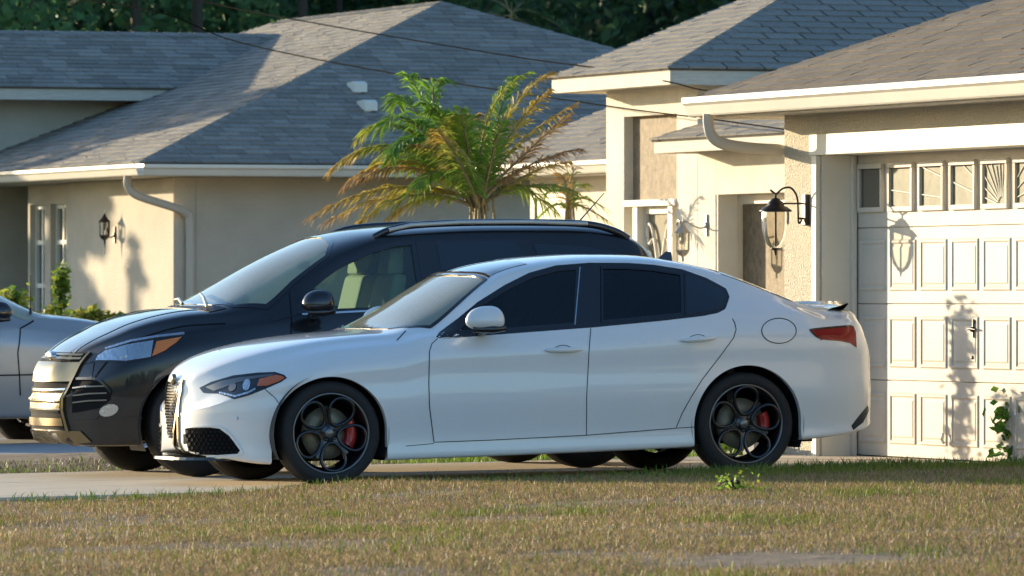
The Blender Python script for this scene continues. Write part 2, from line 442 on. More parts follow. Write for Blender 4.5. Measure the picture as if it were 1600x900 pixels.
    def panel(s, name, pts, m, off=.003, depth=.010, step=None, curve=False, mirror=True, parent=None, mode='cam', label=None):
        step = step or (5 if mode=='cam' else .025)
        if curve: pts = catmull(pts, True)
        pts = densify(pts, step*1.3, True)
        xs = [p[0] for p in pts]; ys = [p[1] for p in pts]; vs = [Vector(p) for p in pts]; n0 = len(vs)
        x = min(xs)+step*.5; grid = []
        while x < max(xs):
            y = min(ys)+step*.5
            while y < max(ys):
                if inpoly(x,y,pts) and min((x-p[0])**2+(y-p[1])**2 for p in pts) > (step*.55)**2: grid.append(Vector((x,y)))
                y += step
            x += step
        r = delaunay_2d_cdt(vs+grid, [(i,(i+1)%n0) for i in range(n0)], [], 1, 1e-6)
        P = []; 
        for v in r[0]:
            h, n = s.ray((v.x,v.y), mode); P.append((h,n))
        top = [h+n*off for h,n in P]; F = [list(f) for f in r[2]]
        # boundary
        cnt = {}
        for f in F:
            for a in range(len(f)):
                e = (f[a], f[(a+1)%len(f)]); cnt[e] = 1
        bd = [e for e in cnt if (e[1],e[0]) not in cnt]
        b = MB(); b.add(top, F, True)
        if depth:
            for (a,c_) in bd:
                b.add([top[a], top[c_], P[c_][0]+P[c_][1]*(off-depth), P[a][0]+P[a][1]*(off-depth)], [(0,3,2,1)])
        me = b.mesh(name, m); o = link(name, me, parent or s.root)
        bmn = bmesh.new(); bmn.from_mesh(me); bmesh.ops.remove_doubles(bmn, verts=[v for v in bmn.verts], dist=1e-6) if False else None; bmn.free()
        fixdir(me, P[0][1])
        if label: o['label'] = label
        out = [o]
        if mirror: out.append(mirror_copy(o, parent or s.root))
        return out
    def ribbon(s, name, pts, w, m, off=.0045, closed=False, curve=False, mirror=True, parent=None, mode='cam', step=None, depth=0):
        step = step or (4 if mode=='cam' else .02)
        if curve: pts = catmull(pts, closed)
        pts = densify(pts, step, closed); n = len(pts); b = MB(); row = []
        for i,p in enumerate(pts):
            a = pts[(i-1)%n] if (closed or i>0) else p; c_ = pts[(i+1)%n] if (closed or i<n-1) else p
            t = Vector((c_[0]-a[0], c_[1]-a[1])); t = t.normalized() if t.length>0 else Vector((1,0)); nn = Vector((-t.y,t.x))*w/2
            q = []
            for sg in (-1,1):
                h, nr = s.ray((p[0]+nn.x*sg, p[1]+nn.y*sg), mode); q.append((h+nr*off, h-nr*.002))
            row.append(q)
        vs = []
        for q in row: vs += [q[0][1], q[0][0], q[1][0], q[1][1]]
        fs = []
        for i in range(n if closed else n-1):
            j = (i+1)%n
            for k in range(3): fs.append((i*4+k, j*4+k, j*4+k+1, i*4+k+1))
        b.add(vs, fs, False); o = b.build(name, m, parent or s.root)
        fixdir(o.data, s.ray(pts[n//2], mode)[1], 1)
        if mirror: mirror_copy(o, parent or s.root)
        return o
def fixdir(me, n, k=0):
    ps = me.polygons
    if not len(ps): return
    acc = sum((p.normal.dot(n)*p.area for p in list(ps)[:max(1,len(ps)//2)]), 0)
    if acc < 0: me.flip_normals()
def mirror_copy(o, parent):
    me = o.data.copy(); 
    for v in me.vertices: v.co.y *= -1
    me.flip_normals(); c_ = link(o.name.split('.')[0], me, parent)
    if o.get('label'): c_['label'] = o['label']
    return c_
def catmull(pts, closed, k=5):
    n = len(pts); out = []
    for i in range(n if closed else n-1):
        p0 = pts[(i-1)%n] if (closed or i>0) else pts[i]; p1 = pts[i]; p2 = pts[(i+1)%n]; p3 = pts[(i+2)%n] if (closed or i+2<n) else p2
        for a in range(k):
            t = a/k
            out.append(tuple(.5*((2*p1[d])+(-p0[d]+p2[d])*t+(2*p0[d]-5*p1[d]+4*p2[d]-p3[d])*t*t+(-p0[d]+3*p1[d]-3*p2[d]+p3[d])*t**3) for d in range(len(p1))))
    if not closed: out.append(tuple(pts[-1]))
    return out
def densify(pts, step, closed):
    out = []; n = len(pts)
    for i in range(n if closed else n-1):
        a, b = pts[i], pts[(i+1)%n]; L = math.hypot(b[0]-a[0], b[1]-a[1]); k = max(1, int(L/step))
        for j in range(k): out.append((a[0]+(b[0]-a[0])*j/k, a[1]+(b[1]-a[1])*j/k))
    if not closed: out.append(tuple(pts[-1]))
    return out
def inpoly(x, y, p):
    r = False; n = len(p)
    for i in range(n):
        x1,y1 = p[i]; x2,y2 = p[(i+1)%n]
        if (y1>y)!=(y2>y) and x < (x2-x1)*(y-y1)/(y2-y1)+x1: r = not r
    return r
# ---- wheels: axle along y, outer face towards -y
def wheel_meshes(r, rr, wdt, style, rot=0):
    k = wdt/2; out = {}
    b = MB(); b.lathe([(rr,-k+.012),(rr+.006,-k+.001),(rr+.02,-k-.004),((r+rr)/2,-k-.010),(r-.018,-k+.002),(r-.006,-k+.014),(r-.001,-k+.035),(r,0),(r-.001,k-.035),(r-.018,k),((r+rr)/2,k+.008),(rr,k-.01)], 64, 'y')
    for g in (-.035,.0,.035): b.lathe([(r+.0005,g-.003),(r-.006,g),(r+.0005,g+.003)], 64,'y')
    out['tyre'] = b.mesh('tyre', M_TYRE)
    b = MB(); b.lathe([(rr+.001,-k+.010),(rr-.008,-k+.012),(rr-.012,-k+.03),(rr-.03,-k+.06),(rr-.035,k-.02),(rr,k)], 64,'y')
    b.cur = 0
    if style == 'loops':
        for q in range(5):
            an = R(rot+72*q); e = Vector((math.cos(an),0,math.sin(an))); f = Vector((-e.z,0,e.x)); pts = []
            for i in range(36):
                t = 2*math.pi*i/36; rad = .150+.089*math.cos(t); 
                tw = .078*math.sin(t)*(1+.22*math.cos(t))
                yy = -k+.018+.045*(1-(rad/rr))
                pts.append(e*rad+f*tw+Vector((0,yy,0)))
            b.tube(pts, .0115, 6, True, flat=1.6, up=(0,1,0))
            a2 = an+R(36); e2 = Vector((math.cos(a2),0,math.sin(a2))); f2 = Vector((-e2.z,0,e2.x))
            vs = []
            for (rad,wd,y) in ((.02,.026,-k+.052),(.075,.020,-k+.047),(.125,.012,-k+.044),(.175,.015,-k+.04)):
                for sg,dy in ((-1,.03),(-.6,0),(.6,0),(1,.03)): vs.append(e2*rad+f2*wd*sg+Vector((0,y+dy,0)))
            b.add(vs, [(i*4+j,(i+1)*4+j,(i+1)*4+j+1,i*4+j+1) for i in range(3) for j in range(3)])
        b.lathe([(0,-k+.048),(.05,-k+.048),(.062,-k+.056),(.066,-k+.10)], 28,'y')
        for q in range(5):
            an = R(rot+36+72*q); b.lathe([(0,-k+.040),(.010,-k+.040),(.011,-k+.06)], 10,'y',(.047*math.cos(an),0,.047*math.sin(an)))
    else:
        n = 7 if style=='seven' else 5
        for q in range(n):
            an = 2*math.pi*q/n; e = Vector((math.cos(an),0,math.sin(an))); f = Vector((-e.z,0,e.x)); vs = []
            for (rad,wd,y) in ((.04,.03,-k+.05),(.12,.022,-k+.03),(rr-.01,.03,-k+.02)):
                for sg,dy in ((-1,.04),(-.7,0),(.7,0),(1,.04)): vs.append(e*rad+f*wd*sg+Vector((0,y+dy,0)))
            b.add(vs, [(i*4+j,(i+1)*4+j,(i+1)*4+j+1,i*4+j+1) for i in range(2) for j in range(3)])
        b.lathe([(0,-k+.03),(.055,-k+.035),(.07,-k+.09)], 28,'y')
    out['rim'] = recalc(link('x', b.mesh('rim', M_RIM))).data
    bpy.data.objects.remove(bpy.data.objects['x'])
    b = MB(); b.lathe([(rr+.004,-k+.006),(rr-.001,-k+.002),(rr-.007,-k+.006),(rr-.008,-k+.014)], 72,'y'); out['rim_lip'] = b.mesh('rim_lip', M_RIMLIP)
    b = MB(); b.lathe([(.045,-.005),(.075,-.012),(.165,-.012),(.165,.012),(.06,.012)], 48,'y'); out['brake_disc'] = b.mesh('brake_disc', M_DISC)
    b = MB(); b.lathe([(0,-k+.036),(.026,-k+.037),(.030,-k+.041),(.030,-k+.06)], 28,'y')
    out['hub_cap'] = b.mesh('hub_cap', M_RIMLIP)
    return out
def add_wheel(car, x, y, z, meshes, sgn, caliper=None):
    w = link('wheel', meshes['rim'], car.root); w.location = (x,y,z)
    if sgn > 0: w.rotation_euler = (0,0,math.pi)
    for k_ in ('tyre','rim_lip','brake_disc','hub_cap'):
        link(k_, meshes[k_], w)
    if caliper is not None:
        b = MB(); a0, a1 = caliper
        b.lathe([(.118,-.02),(.125,-.058),(.150,-.066),(.185,-.058),(.192,.02)], 18,'y',(0,0,0),True,a0,a1)
        b.lathe([(.135,-.066),(.14,-.078),(.165,-.078),(.172,-.066)], 10,'y',(0,0,0),True,a0+.15,a1-.15)
        b.build('brake_caliper', M_RED, w)
    return w
# ---- white saloon ----
def pull_nose(tb, d, x_a, x_b):
    for k_ in ('ztop','zbot','env','zr','yr','zbelt','ybelt','zsh'):
        tb[k_] = (lambda f: (lambda x: f(np.asarray(x)-d*np.clip((x_a-np.asarray(x))/(x_a-x_b),0,1))))(tb[k_])
    tb['x'] = (tb['x'][0]+d, tb['x'][1])
tb = dict(x=(-.80,3.875), zlow=.17, z4=.31, z5=.52, z6=.72, w=(.897,.890,.930,.903,.926), dx=.02,
  ztop=T((-.80,.50),(-.798,.56),(-.79,.61),(-.768,.668),(-.70,.732),(-.635,.772),(-.433,.850),(-.231,.898),(.037,.940),(.306,.963),(.46,.972),(.55,.998),(.64,1.055),(.83,1.166),(.949,1.233),(1.182,1.345),(1.394,1.397),(1.655,1.428),(1.95,1.440),(2.25,1.434),(2.50,1.405),(2.75,1.352),(2.94,1.288),(3.15,1.200),(3.36,1.112),(3.46,1.083),(3.6,1.075),(3.72,1.07),(3.765,1.05),(3.785,.95),(3.80,.80),(3.83,.69),(3.865,.60),(3.875,.50)),
  zbot=T((-.80,.38),(-.79,.27),(-.76,.20),(-.6,.165),(-.38,.13),(.4,.14),(2.4,.175),(3.2,.205),(3.6,.245),(3.8,.30),(3.865,.40),(3.875,.45)),
  env=T((-.80,0),(-.797,.10),(-.79,.2),(-.775,.31),(-.75,.41),(-.71,.52),(-.62,.69),(-.48,.845),(-.30,.94),(-.05,1),(3.30,1),(3.5,.975),(3.65,.91),(3.76,.78),(3.82,.62),(3.855,.42),(3.87,.22),(3.875,0)),
  zr=T((-.8,.55),(-.70,.71),(-.433,.82),(-.231,.872),(.037,.915),(.306,.94),(.46,.950),(.70,.972),(.9,1.085),(1.028,1.175),(1.21,1.288),(1.376,1.352),(1.559,1.388),(1.87,1.405),(2.22,1.396),(2.42,1.370),(2.59,1.338),(2.73,1.302),(2.84,1.268),(3.05,1.19),(3.28,1.100),(3.45,1.055),(3.72,1.035),(3.78,.93),(3.83,.69),(3.87,.55)),
  yr=T((-.8,.5),(-.6,.60),(-.3,.66),(.3,.69),(.70,.725),(1.05,.675),(1.4,.615),(1.9,.585),(2.5,.575),(2.84,.60),(3.28,.66),(3.7,.68)),
  zbelt=T((-.8,.44),(-.6,.62),(-.3,.745),(0,.825),(.4,.885),(.755,.915),(1.787,.960),(2.67,1.022),(3.2,1.015),(3.6,.985),(3.75,.90),(3.83,.65),(3.87,.52)),
  ybelt=T((-.8,.68),(-.5,.78),(0,.84),(.755,.862),(2.0,.865),(2.8,.855),(3.5,.82)),
  zsh=T((-.8,.42),(-.5,.60),(-.3,.66),(0,.755),(.5,.80),(1.8,.85),(2.8,.90),(3.5,.88),(3.75,.80),(3.87,.5)))
pull_nose(tb, .02, -.5, -.78)
sed = Car('saloon_car', 14.324, 42.873, 0.0, 0, .015, tb,
  'white four door saloon with dark looped alloy wheels, parked nearest on the driveway', 'car')
def mirr(h): return h+[(x,-y) for x,y in h[::-1]]
DLO = [(684,529),(760,523.5),(921,511.5),(1040,500),(1100,493),(1121,488.5),(1133,482),(1139,464),(1133,451),(1103,435),(1065,421.5),(1020,414.5),(980,411.8),(921,411.5),(869,415.5),(827,427),(789,446),(747,472.5),(715,499)]
GF = [(716,517.5),(739,491),(757,473),(793,449.5),(830,431.5),(870,421),(903,418.5),(897,508.5),(820,514),(752,518.8)]
GR = [(941,504),(940.5,417.5),(980,417.5),(1020,420.5),(1064,427.5),(1066,494),(1010,499.5)]
SW = mirr([(.49,.0),(.50,-.25),(.535,-.49),(.615,-.65),(.73,-.715),(.86,-.685),(1.02,-.64),(1.155,-.60),(1.145,-.40),(1.12,-.2),(1.11,0)][1:-1])
def side_xz(car, pts): return [(car.pt(*p)[0].x, car.pt(*p)[0].z) for p in densify(pts, 18, True)]
GF2, GR2 = side_xz(sed, GF), side_xz(sed, GR)
sed.build_body(M_WHITE, [(-.005,.33,.372,.358),(2.826,.33,.372,.378)], [GF2, GR2], [SW])
def inset(pts, d):
    cx = sum(p[0] for p in pts)/len(pts); cy = sum(p[1] for p in pts)/len(pts); out = []
    for i in range(len(pts)):
        a, b = pts[i-1], pts[(i+1)%len(pts)]; t = Vector((b[0]-a[0], b[1]-a[1])).normalized(); n = Vector((-t.y, t.x))
        if inpoly(pts[i][0]+n.x*.5, pts[i][1]+n.y*.5, pts) is False: n = -n
        out.append((pts[i][0]+n.x*d, pts[i][1]+n.y*d))
    return out
sed.ribbon('window_surround', inset(DLO, 4), 9.5, M_TRIM, off=.002, closed=True)
sed.panel('door_pillar', [(900,417),(942,416),(942,505),(921,511),(895,512)], M_TRIM, off=.002, depth=.008)
sed.panel('mirror_corner', [(686,528),(716,499),(741,488),(717,518),(708,526)], M_TRIM, off=.002, depth=.008)
sed.panel('pillar_trim', [(1063,426),(1074,430),(1074,494),(1064,496)], M_TRIM, off=.002, depth=.008)
sed.ribbon('window_seal', GF, 3, M_TRIM, off=.003, closed=True); sed.ribbon('window_seal', GR, 3, M_TRIM, off=.003, closed=True)
sed.panel('side_window', GF, M_TGLASS, off=-.004, depth=0, label='dark tinted front side window')
sed.panel('side_window', GR, M_TGLASS, off=-.004, depth=0, label='dark tinted rear side window')
sed.panel('quarter_window', [(1072.5,492.5),(1071,430),(1100,440),(1129,455),(1133,465),(1127.5,480),(1113,486.5)], M_TINT, off=.0055, depth=.006)
sed.ribbon('window_strip', [(906,417.5),(898,508)], 1.6, M_REFL, off=.006)
sed.ribbon('window_strip', [(938.5,417),(939,504)], .8, M_SEAM, off=.007)
sed.ribbon('window_strip', [(1068.5,428),(1070,493)], 1.0, M_RIM, off=.007)
# windscreen, front roof glass and rear window: shapes drawn from above
sed.panel('windscreen', SW, M_WGLASS, off=-.003, depth=0, mirror=False, mode='z', step=.05)
sed.ribbon('windscreen_seal', SW, .022, M_TRIM, off=.004, closed=True, mode='z', mirror=False)
sed.panel('roof_front_glass', mirr([(1.16,-.2),(1.185,-.40),(1.20,-.575),(1.46,-.53),(1.45,-.3)]), M_TINT, off=.004, depth=.008, mirror=False, mode='z', step=.05)
sed.panel('rear_window', mirr([(2.74,-.2),(2.76,-.42),(2.80,-.555),(3.05,-.60),(3.26,-.63),(3.31,-.4),(3.33,-.2)]), M_TINT, off=.004, depth=.008, mirror=False, mode='z', step=.05)
sed.ribbon('roof_seam', [(1.185,-.585),(1.17,-.38),(1.145,-.15),(1.145,.15),(1.17,.38),(1.185,.585)], .016, M_SEAM, off=.005, mode='z', mirror=False, curve=True)
# doors with shut lines
fd = [(684,529),(675,537),(671,549),(670,600),(671,635),(678,691),(760,688),(860,683),(916,680),(916.5,620),(920,551),(923,514),(921,511.5),(760,523.5)]
rd = [(923,514),(920,551),(916.5,620),(916,680),(1000,673.5),(1056,669),(1066,645),(1080,620),(1097,593),(1124,558),(1147,527),(1150,515),(1144,498),(1138,487),(1121,490),(1040,501)]
for k_,pp in (('front',fd),('rear',rd)):
    dr = sed.panel('door', pp, M_WHITE, off=.0015, depth=.004, label=k_+' door')
sed.ribbon('shut_line', fd[:6]+[(760,688),(860,683),(916,680),(1000,673.5),(1056,669),(1066,645),(1080,620),(1097,593),(1124,558),(1146,528),(1150,515),(1148,505),(1144,498)], 1.15, M_SEAM, off=.003)
sed.ribbon('shut_line', [(923,513),(920,551),(916.5,620),(916,680)], 1.15, M_SEAM, off=.003)
sed.ribbon('shut_line', [(634,517),(620,532)], 1.3, M_SEAM, off=.002)
sed.ribbon('shut_line', [(414,608),(430,622),(441,638)], 1.0, M_SEAM, off=.002)
sed.ribbon('shut_line', [(634,697),(678,693)], 1.0, M_SEAM, off=.002)
sed.ribbon('shut_line', [(1057,669),(1088,667)], 1.0, M_SEAM, off=.002)
fdc = [(1217+27*math.cos(a),517+19.5*math.sin(a)) for a in [i*math.pi/12 for i in range(24)]]
sed.panel('fuel_flap', fdc, M_WHITE, off=.002, depth=.004, mirror=False)
sed.ribbon('flap_gap', fdc, 1.3, M_SEAM, off=.003, closed=True, mirror=False)
# door handles: lens shaped grips standing proud
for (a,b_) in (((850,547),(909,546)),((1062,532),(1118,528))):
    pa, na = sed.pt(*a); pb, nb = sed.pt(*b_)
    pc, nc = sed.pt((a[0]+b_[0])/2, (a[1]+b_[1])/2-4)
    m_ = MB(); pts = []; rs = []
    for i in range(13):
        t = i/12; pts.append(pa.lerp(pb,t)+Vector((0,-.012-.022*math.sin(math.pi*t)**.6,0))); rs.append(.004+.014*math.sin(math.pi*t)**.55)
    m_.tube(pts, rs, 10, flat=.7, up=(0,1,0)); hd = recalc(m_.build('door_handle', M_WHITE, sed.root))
    mx_=(a[0]+b_[0])/2; my_=(a[1]+b_[1])/2; sed.ribbon('handle_cup_shade', [(mx_-12,my_-3.5),(mx_-6,my_-6),(mx_,my_-7),(mx_+6,my_-6.2),(mx_+12,my_-4)], 1.0, M_SEAM, off=.0025, curve=True)  # dark arc drawn in for the shade of the handle cup
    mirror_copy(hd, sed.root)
# mirrors
def mirror_pod(car, c_, sx, sy, sz, m1, m2, stalk):
    b = MB(); n = 20
    vs = []
    for i in range(n+1):
        th = math.pi*i/n
        for j in range(28):
            ph = 2*math.pi*j/28
            x = math.sin(th)*math.cos(ph); y = math.sin(th)*math.sin(ph); z = math.cos(th)
            x = math.copysign(abs(x)**.8,x)
            z2 = z if z>0 else z*.62
            if x > 0: x *= .62
            vs.append((c_[0]+x*sx, c_[1]+y*sy, c_[2]+z2*sz))
    fs = [(i*28+j,(i+1)*28+j,(i+1)*28+(j+1)%28,i*28+(j+1)%28) for i in range(n) for j in range(28)]
    b.add(vs, fs, True); o = recalc(b.build('wing_mirror', m1, car.root))
    b2 = MB(); b2.tube([(c_[0]+.0,c_[1]+.04,c_[2]-sz*.45),(c_[0]-.01,c_[1]+.12,c_[2]-sz*.8),(c_[0]-.02,c_[1]+stalk,c_[2]-sz*.9)], [.045,.03,.035], 10, flat=.5, up=(0,0,1))
    b2.tube([(c_[0]-sx*.75,c_[1]-.02,c_[2]-sz*.5),(c_[0]+.0,c_[1]-.055,c_[2]-sz*.52),(c_[0]+sx*.58,c_[1]-.02,c_[2]-sz*.45)], [.02,.026,.02], 8)
    st = b2.build('mirror_base', m2, o)
    o2 = mirror_copy(o, car.root); mirror_copy(st, o2)
    return o
pm, _ = sed.pt(745,505)
mirror_pod(sed, (pm.x+.015,-1.0,pm.z+.012), .16, .075, .098, M_WHITE, M_TRIM, .22)
# head lamps
HL = [(312,606),(330,597),(364,587),(402,582.5),(430,581.5),(444,586),(448.5,590.5),(439,597),(414,608),(389,618),(366,624),(355,620),(340,615),(318,614)]
hl = sed.panel('headlight', HL, M_TRIM, off=.003, depth=.01, step=4)
for i,par in enumerate(hl):
    pass
sed.panel('lamp_reflector', [(322,605),(345,596),(375,590),(405,587),(430,584.5),(425,588),(400,592),(372,598),(350,606),(335,611)], M_RIMLIP, off=.006, depth=.003, step=3)
sed.panel('projector_lens', [(386+6*math.cos(i*.5236),602+9*math.sin(i*.5236)-2*math.cos(i*.5236)) for i in range(12)], M_REFL, off=.008, depth=.004, step=3)
sed.panel('projector_lens', [(364+6*math.cos(i*.5236),606+6*math.sin(i*.5236)-2*math.cos(i*.5236)) for i in range(12)], M_RIMLIP, off=.008, depth=.004, step=3)
sed.ribbon('daytime_light_strip', [(344,614),(356,617),(368,620),(388,614),(400,608)], 2.6, M_REFL, off=.009)
sed.panel('amber_reflector', [(402,604),(406,593),(432,586.5),(441,588.5),(445,591),(436,596.5),(418,603)], M_AMB2, off=.007, depth=.004, step=3)
# tail lamps
sed.panel('tail_light', [(1265,515.5),(1290,513),(1333,509.5),(1337,520),(1338,543),(1328,536),(1312,533),(1283,530.5),(1274,525)], M_REDL, off=.004, depth=.008, step=3)
sed.ribbon('tail_light_edge', [(1265,515.5),(1290,513),(1330,509.7)], 2.6, M_TRIM, off=.006)
sed.ribbon('tail_light_edge', [(1265,516),(1274,525),(1284,531)], 1.6, M_TRIM, off=.006)
# bumper crease, exhaust corner
sed.panel('exhaust_trim', [(1333,672),(1330,665),(1341,651),(1355,634),(1358,640),(1348,660)], M_TRIM, off=.004, depth=.01, step=3)
# lower air intake with honeycomb
FG = [(289,670),(300,668.5),(327,668),(343,670),(358,681),(375,704),(371,709),(340,711),(302,710),(293,698)]
fg = sed.panel('side_air_intake', FG, M_SEAM, off=.002, depth=.006, step=4)
def honey(car, poly, r, name, parent, off=.006, wdt=.9, mirror=True):
    xs=[p[0] for p in poly]; ys=[p[1] for p in poly]; b = MB(); row=0; y=min(ys)
    while y < max(ys):
        x = min(xs)+(r*.87 if row%2 else 0)
        while x < max(xs):
            hx = [(x+r*.86*math.sin(a),y+r*math.cos(a)*.9) for a in [R(60*i) for i in range(7)]]
            for i in range(3):
                p,q = hx[i],hx[i+1]
                if inpoly(*p,poly) and inpoly(*q,poly):
                    pp=[car.ray(p,'cam'),car.ray(q,'cam')]
                    b.tube([h+n*off for h,n in pp], .0035, 4)
            x += r*1.74
        y += r*1.5; row += 1
    if not b.v: return
    o = b.build(name, M_MESH, parent)
    if mirror: mirror_copy(o, car.root)
honey(sed, FG, 4.2, 'honeycomb_mesh', sed.root)
for pts_ in ([(289,668),(327,665.5),(345,668),(360,679),(378,704),(373,711),(340,714),(302,713)],): sed.ribbon('intake_lip', pts_, 2.2, M_WHITE, off=.008, curve=True)
# shield grille, drawn from the front
sh = mirr([(-.15,.665),(-.165,.60),(-.12,.45),(-.055,.30),(-.02,.262)])
sed.panel('shield_grille', sh, M_MESH, off=.003, depth=.01, mirror=False, mode='x', step=.03)
sed.ribbon('grille_frame', sh, .018, M_BRUSH, off=.012, closed=True, mirror=False, mode='x')
mb_ = MB()
zz=.30
while zz < .65:
    hw = .155*(zz-.24)/.41+.02; yy=-hw
    r_=0
    while yy < hw:
        h,n = sed.ray((yy,zz),'x'); h2,_n = sed.ray((yy+.012,zz+.018),'x'); h3,_n = sed.ray((yy+.024,zz),'x')
        mb_.tube([h+Vector((-.008,0,0)),h2+Vector((-.008,0,0)),h3+Vector((-.008,0,0))], .002, 4); yy += .024
    zz += .018
mb_.build('grille_mesh', M_MESH, sed.root)
h,n = sed.ray((0,.675),'x')
b = MB(); b.lathe([(0,-.016),(.03,-.014),(.036,-.006),(.036,.01)], 24,'x',(h.x-.012,0,h.z)); b.build('round_badge', M_BRUSH, sed.root)
# low wide intakes and splitter
sed.panel('lower_grille', mirr([(-.22,.33),(-.42,.345),(-.45,.30),(-.40,.225),(-.10,.215)]), M_SEAM, off=.003, depth=.008, mirror=False, mode='x', step=.04)
b = MB(); arc = []
for i in range(25):
    y = -.80+1.6*i/24; xx = -.815+.60*abs(y/.8)**2.9; arc.append((xx,y))
vs=[]; 
for (x,y) in arc: vs += [(x-.02,y*1.01,.185),(x+.22,y*.98,.19),(x+.22,y*.98,.165),(x-.025,y*1.01,.168)]
b.add(vs,[(i*4+j,(i+1)*4+j,(i+1)*4+(j+1)%4,i*4+(j+1)%4) for i in range(24) for j in range(4)]); recalc(b.build('front_splitter', M_TRIM, sed.root))
# boot spoiler
b = MB(); vs=[]
for i in range(21):
    y=-.62+1.24*i/20; e=1-(abs(y)/.62)**4*.5; x=3.71-.10*(y/.62)**2
    vs += [(x-.10,y,1.055),(x+.01,y,1.085*1+.0),(x+.045,y,1.085+.022*e),(x+.05,y,1.08+.020*e),(x+.01,y,1.05)]
b.add(vs,[(i*5+j,(i+1)*5+j,(i+1)*5+(j+1)%5,i*5+(j+1)%5) for i in range(20) for j in range(5)],True); recalc(b.build('boot_spoiler', M_TRIM, sed.root))
# roof fin
p_,_n = sed.ray((2.62,0),'z')
b = MB(); b.add([(p_.x-.10,0,p_.z-.02),(p_.x+.01,.0,p_.z+.066),(p_.x+.05,0,p_.z+.062),(p_.x+.065,0,p_.z-.05),(p_.x-.09,-.03,p_.z-.025),(p_.x+.05,-.028,p_.z-.04),(p_.x-.09,.03,p_.z-.025),(p_.x+.05,.028,p_.z-.04)],
  [(0,4,1),(4,5,1),(5,2,1),(5,3,2),(0,1,6),(6,1,7),(7,1,2),(7,2,3)]); b.build('roof_fin', M_TRIM, sed.root)
# sensor, underbody
for (px,py) in ((372,654),(270,646)):
    h,n = sed.pt(px,py); b=MB(); b.lathe([(0,-.003),(.010,-.002),(.011,.002)],12,'y',(h.x,h.y,h.z)); b.build('parking_sensor', M_REFL, sed.root)
b = MB(); b.box(-.45,3.4,-.6,.6,.20,.33); b.build('underbody', M_MATTE, sed.root)
wm = wheel_meshes(.331,.252,.225,'loops',61); wm2 = wheel_meshes(.331,.252,.235,'loops',86)
add_wheel(sed, 0,-.775,.331, wm, -1, (-.55,.62)); add_wheel(sed, 2.82,-.775,.331, wm2, -1, (-.35,.45))
add_wheel(sed, 0,.775,.331, wm, 1, (2.6,3.7)); add_wheel(sed, 2.82,.775,.331, wm2, 1, (2.8,3.5))

# ---- dark SUV behind it ----
tb2 = dict(x=(-.94,3.61), zlow=.28, z4=.46, z5=.62, z6=.80, w=(.87,.91,.925,.92,.915), dx=.022,
  ztop=T((-.94,.52),(-.93,.63),(-.915,.70),(-.88,.752),(-.83,.795),(-.78,.832),(-.70,.882),(-.60,.930),(-.50,.970),(-.36,1.028),(-.19,1.078),(-.008,1.112),(.143,1.125),(.25,1.185),(.622,1.398),(.905,1.526),(1.072,1.586),(1.298,1.628),(1.675,1.655),(2.144,1.668),(2.833,1.66),(3.009,1.63),(3.15,1.575),(3.26,1.53),(3.33,1.47),(3.39,1.36),(3.46,1.16),(3.53,.98),(3.59,.8),(3.61,.6)),
  zbot=T((-.94,.40),(-.93,.31),(-.88,.24),(-.7,.20),(-.4,.20),(.4,.25),(2.2,.26),(3.2,.28),(3.5,.33),(3.61,.45)),
  env=T((-.94,0),(-.937,.10),(-.925,.24),(-.90,.37),(-.86,.47),(-.80,.56),(-.68,.73),(-.5,.885),(-.3,.96),(-.05,1),(3.2,1),(3.3,.97),(3.45,.86),(3.55,.68),(3.60,.38),(3.61,0)),
  zr=T((-.94,.6),(-.858,.80),(-.567,.94),(-.213,1.045),(.0,1.075),(.25,1.09),(.50,1.125),(.754,1.285),(.976,1.425),(1.092,1.478),(1.392,1.570),(2.0,1.607),(2.64,1.60),(3.05,1.553),(3.14,1.525),(3.235,1.42),(3.35,1.23),(3.48,.95),(3.6,.72)),
  yr=T((-.94,.55),(-.5,.66),(0,.72),(.45,.76),(.9,.70),(1.4,.64),(2.0,.62),(3.0,.61),(3.4,.66)),
  zbelt=T((-.94,.5),(-.7,.74),(-.3,.89),(0,.94),(.6,1.0),(1.4,1.07),(2.4,1.14),(3.1,1.20),(3.4,1.1),(3.55,.85),(3.6,.6)),
  ybelt=T((-.94,.7),(-.5,.82),(0,.865),(.6,.88),(2.5,.87),(3.3,.84)),
  zsh=T((-.94,.45),(-.5,.74),(0,.86),(.6,.90),(2.4,1.0),(3.3,.98),(3.6,.55)))
pull_nose(tb2, .055, -.4, -.88)
def build_suv(name, u, v, z0, yaw, pitch, label, paint, windows=(), tb=tb2, wb=2.69, top=()):
    cr = Car(name, u, v, z0, yaw, pitch, tb, label, 'car')
    cr.body = cr.build_body(paint, [(0,.345,.40,.40),(wb,.345,.40,.40)], windows, top)
    b = MB(); b.box(-.5,wb+.3,-.6,.6,.26,.40); b.build('underbody', M_MATTE, cr.root)
    return cr
SWS = mirr([(.19,-.2),(.21,-.5),(.29,-.70),(.50,-.765),(.70,-.705),(.96,-.645),(1.03,-.5),(1.06,-.2)])
FW = [(.70,1.075),(.78,1.22),(.90,1.305),(1.02,1.38),(1.25,1.478),(1.42,1.52),(1.555,1.53),(1.555,1.095)]
suv = build_suv('suv_car', 14.2747, 45.290, 0.0, R(-2.8), .015, 'black sport utility car with chrome grille and roof rails, parked behind the white saloon', M_BLACK, [FW], top=[SWS])
suv.panel('side_window', FW, M_CARGL, off=-.008, depth=.002, mode='y', step=.08, label='clear front side window')
suv.ribbon('window_trim', FW, .030, M_TRIM, off=.004, closed=True, mode='y')
suv.ribbon('window_trim', [(.72,1.062),(1.1,1.075),(1.56,1.085)], .012, M_CHROME, off=.007, mode='y')
suv.panel('window_surround', [(1.575,1.085),(1.575,1.535),(1.75,1.545),(2.2,1.548),(2.37,1.54),(2.40,1.13)], M_TRIM, off=.002, mode='y', step=.05)
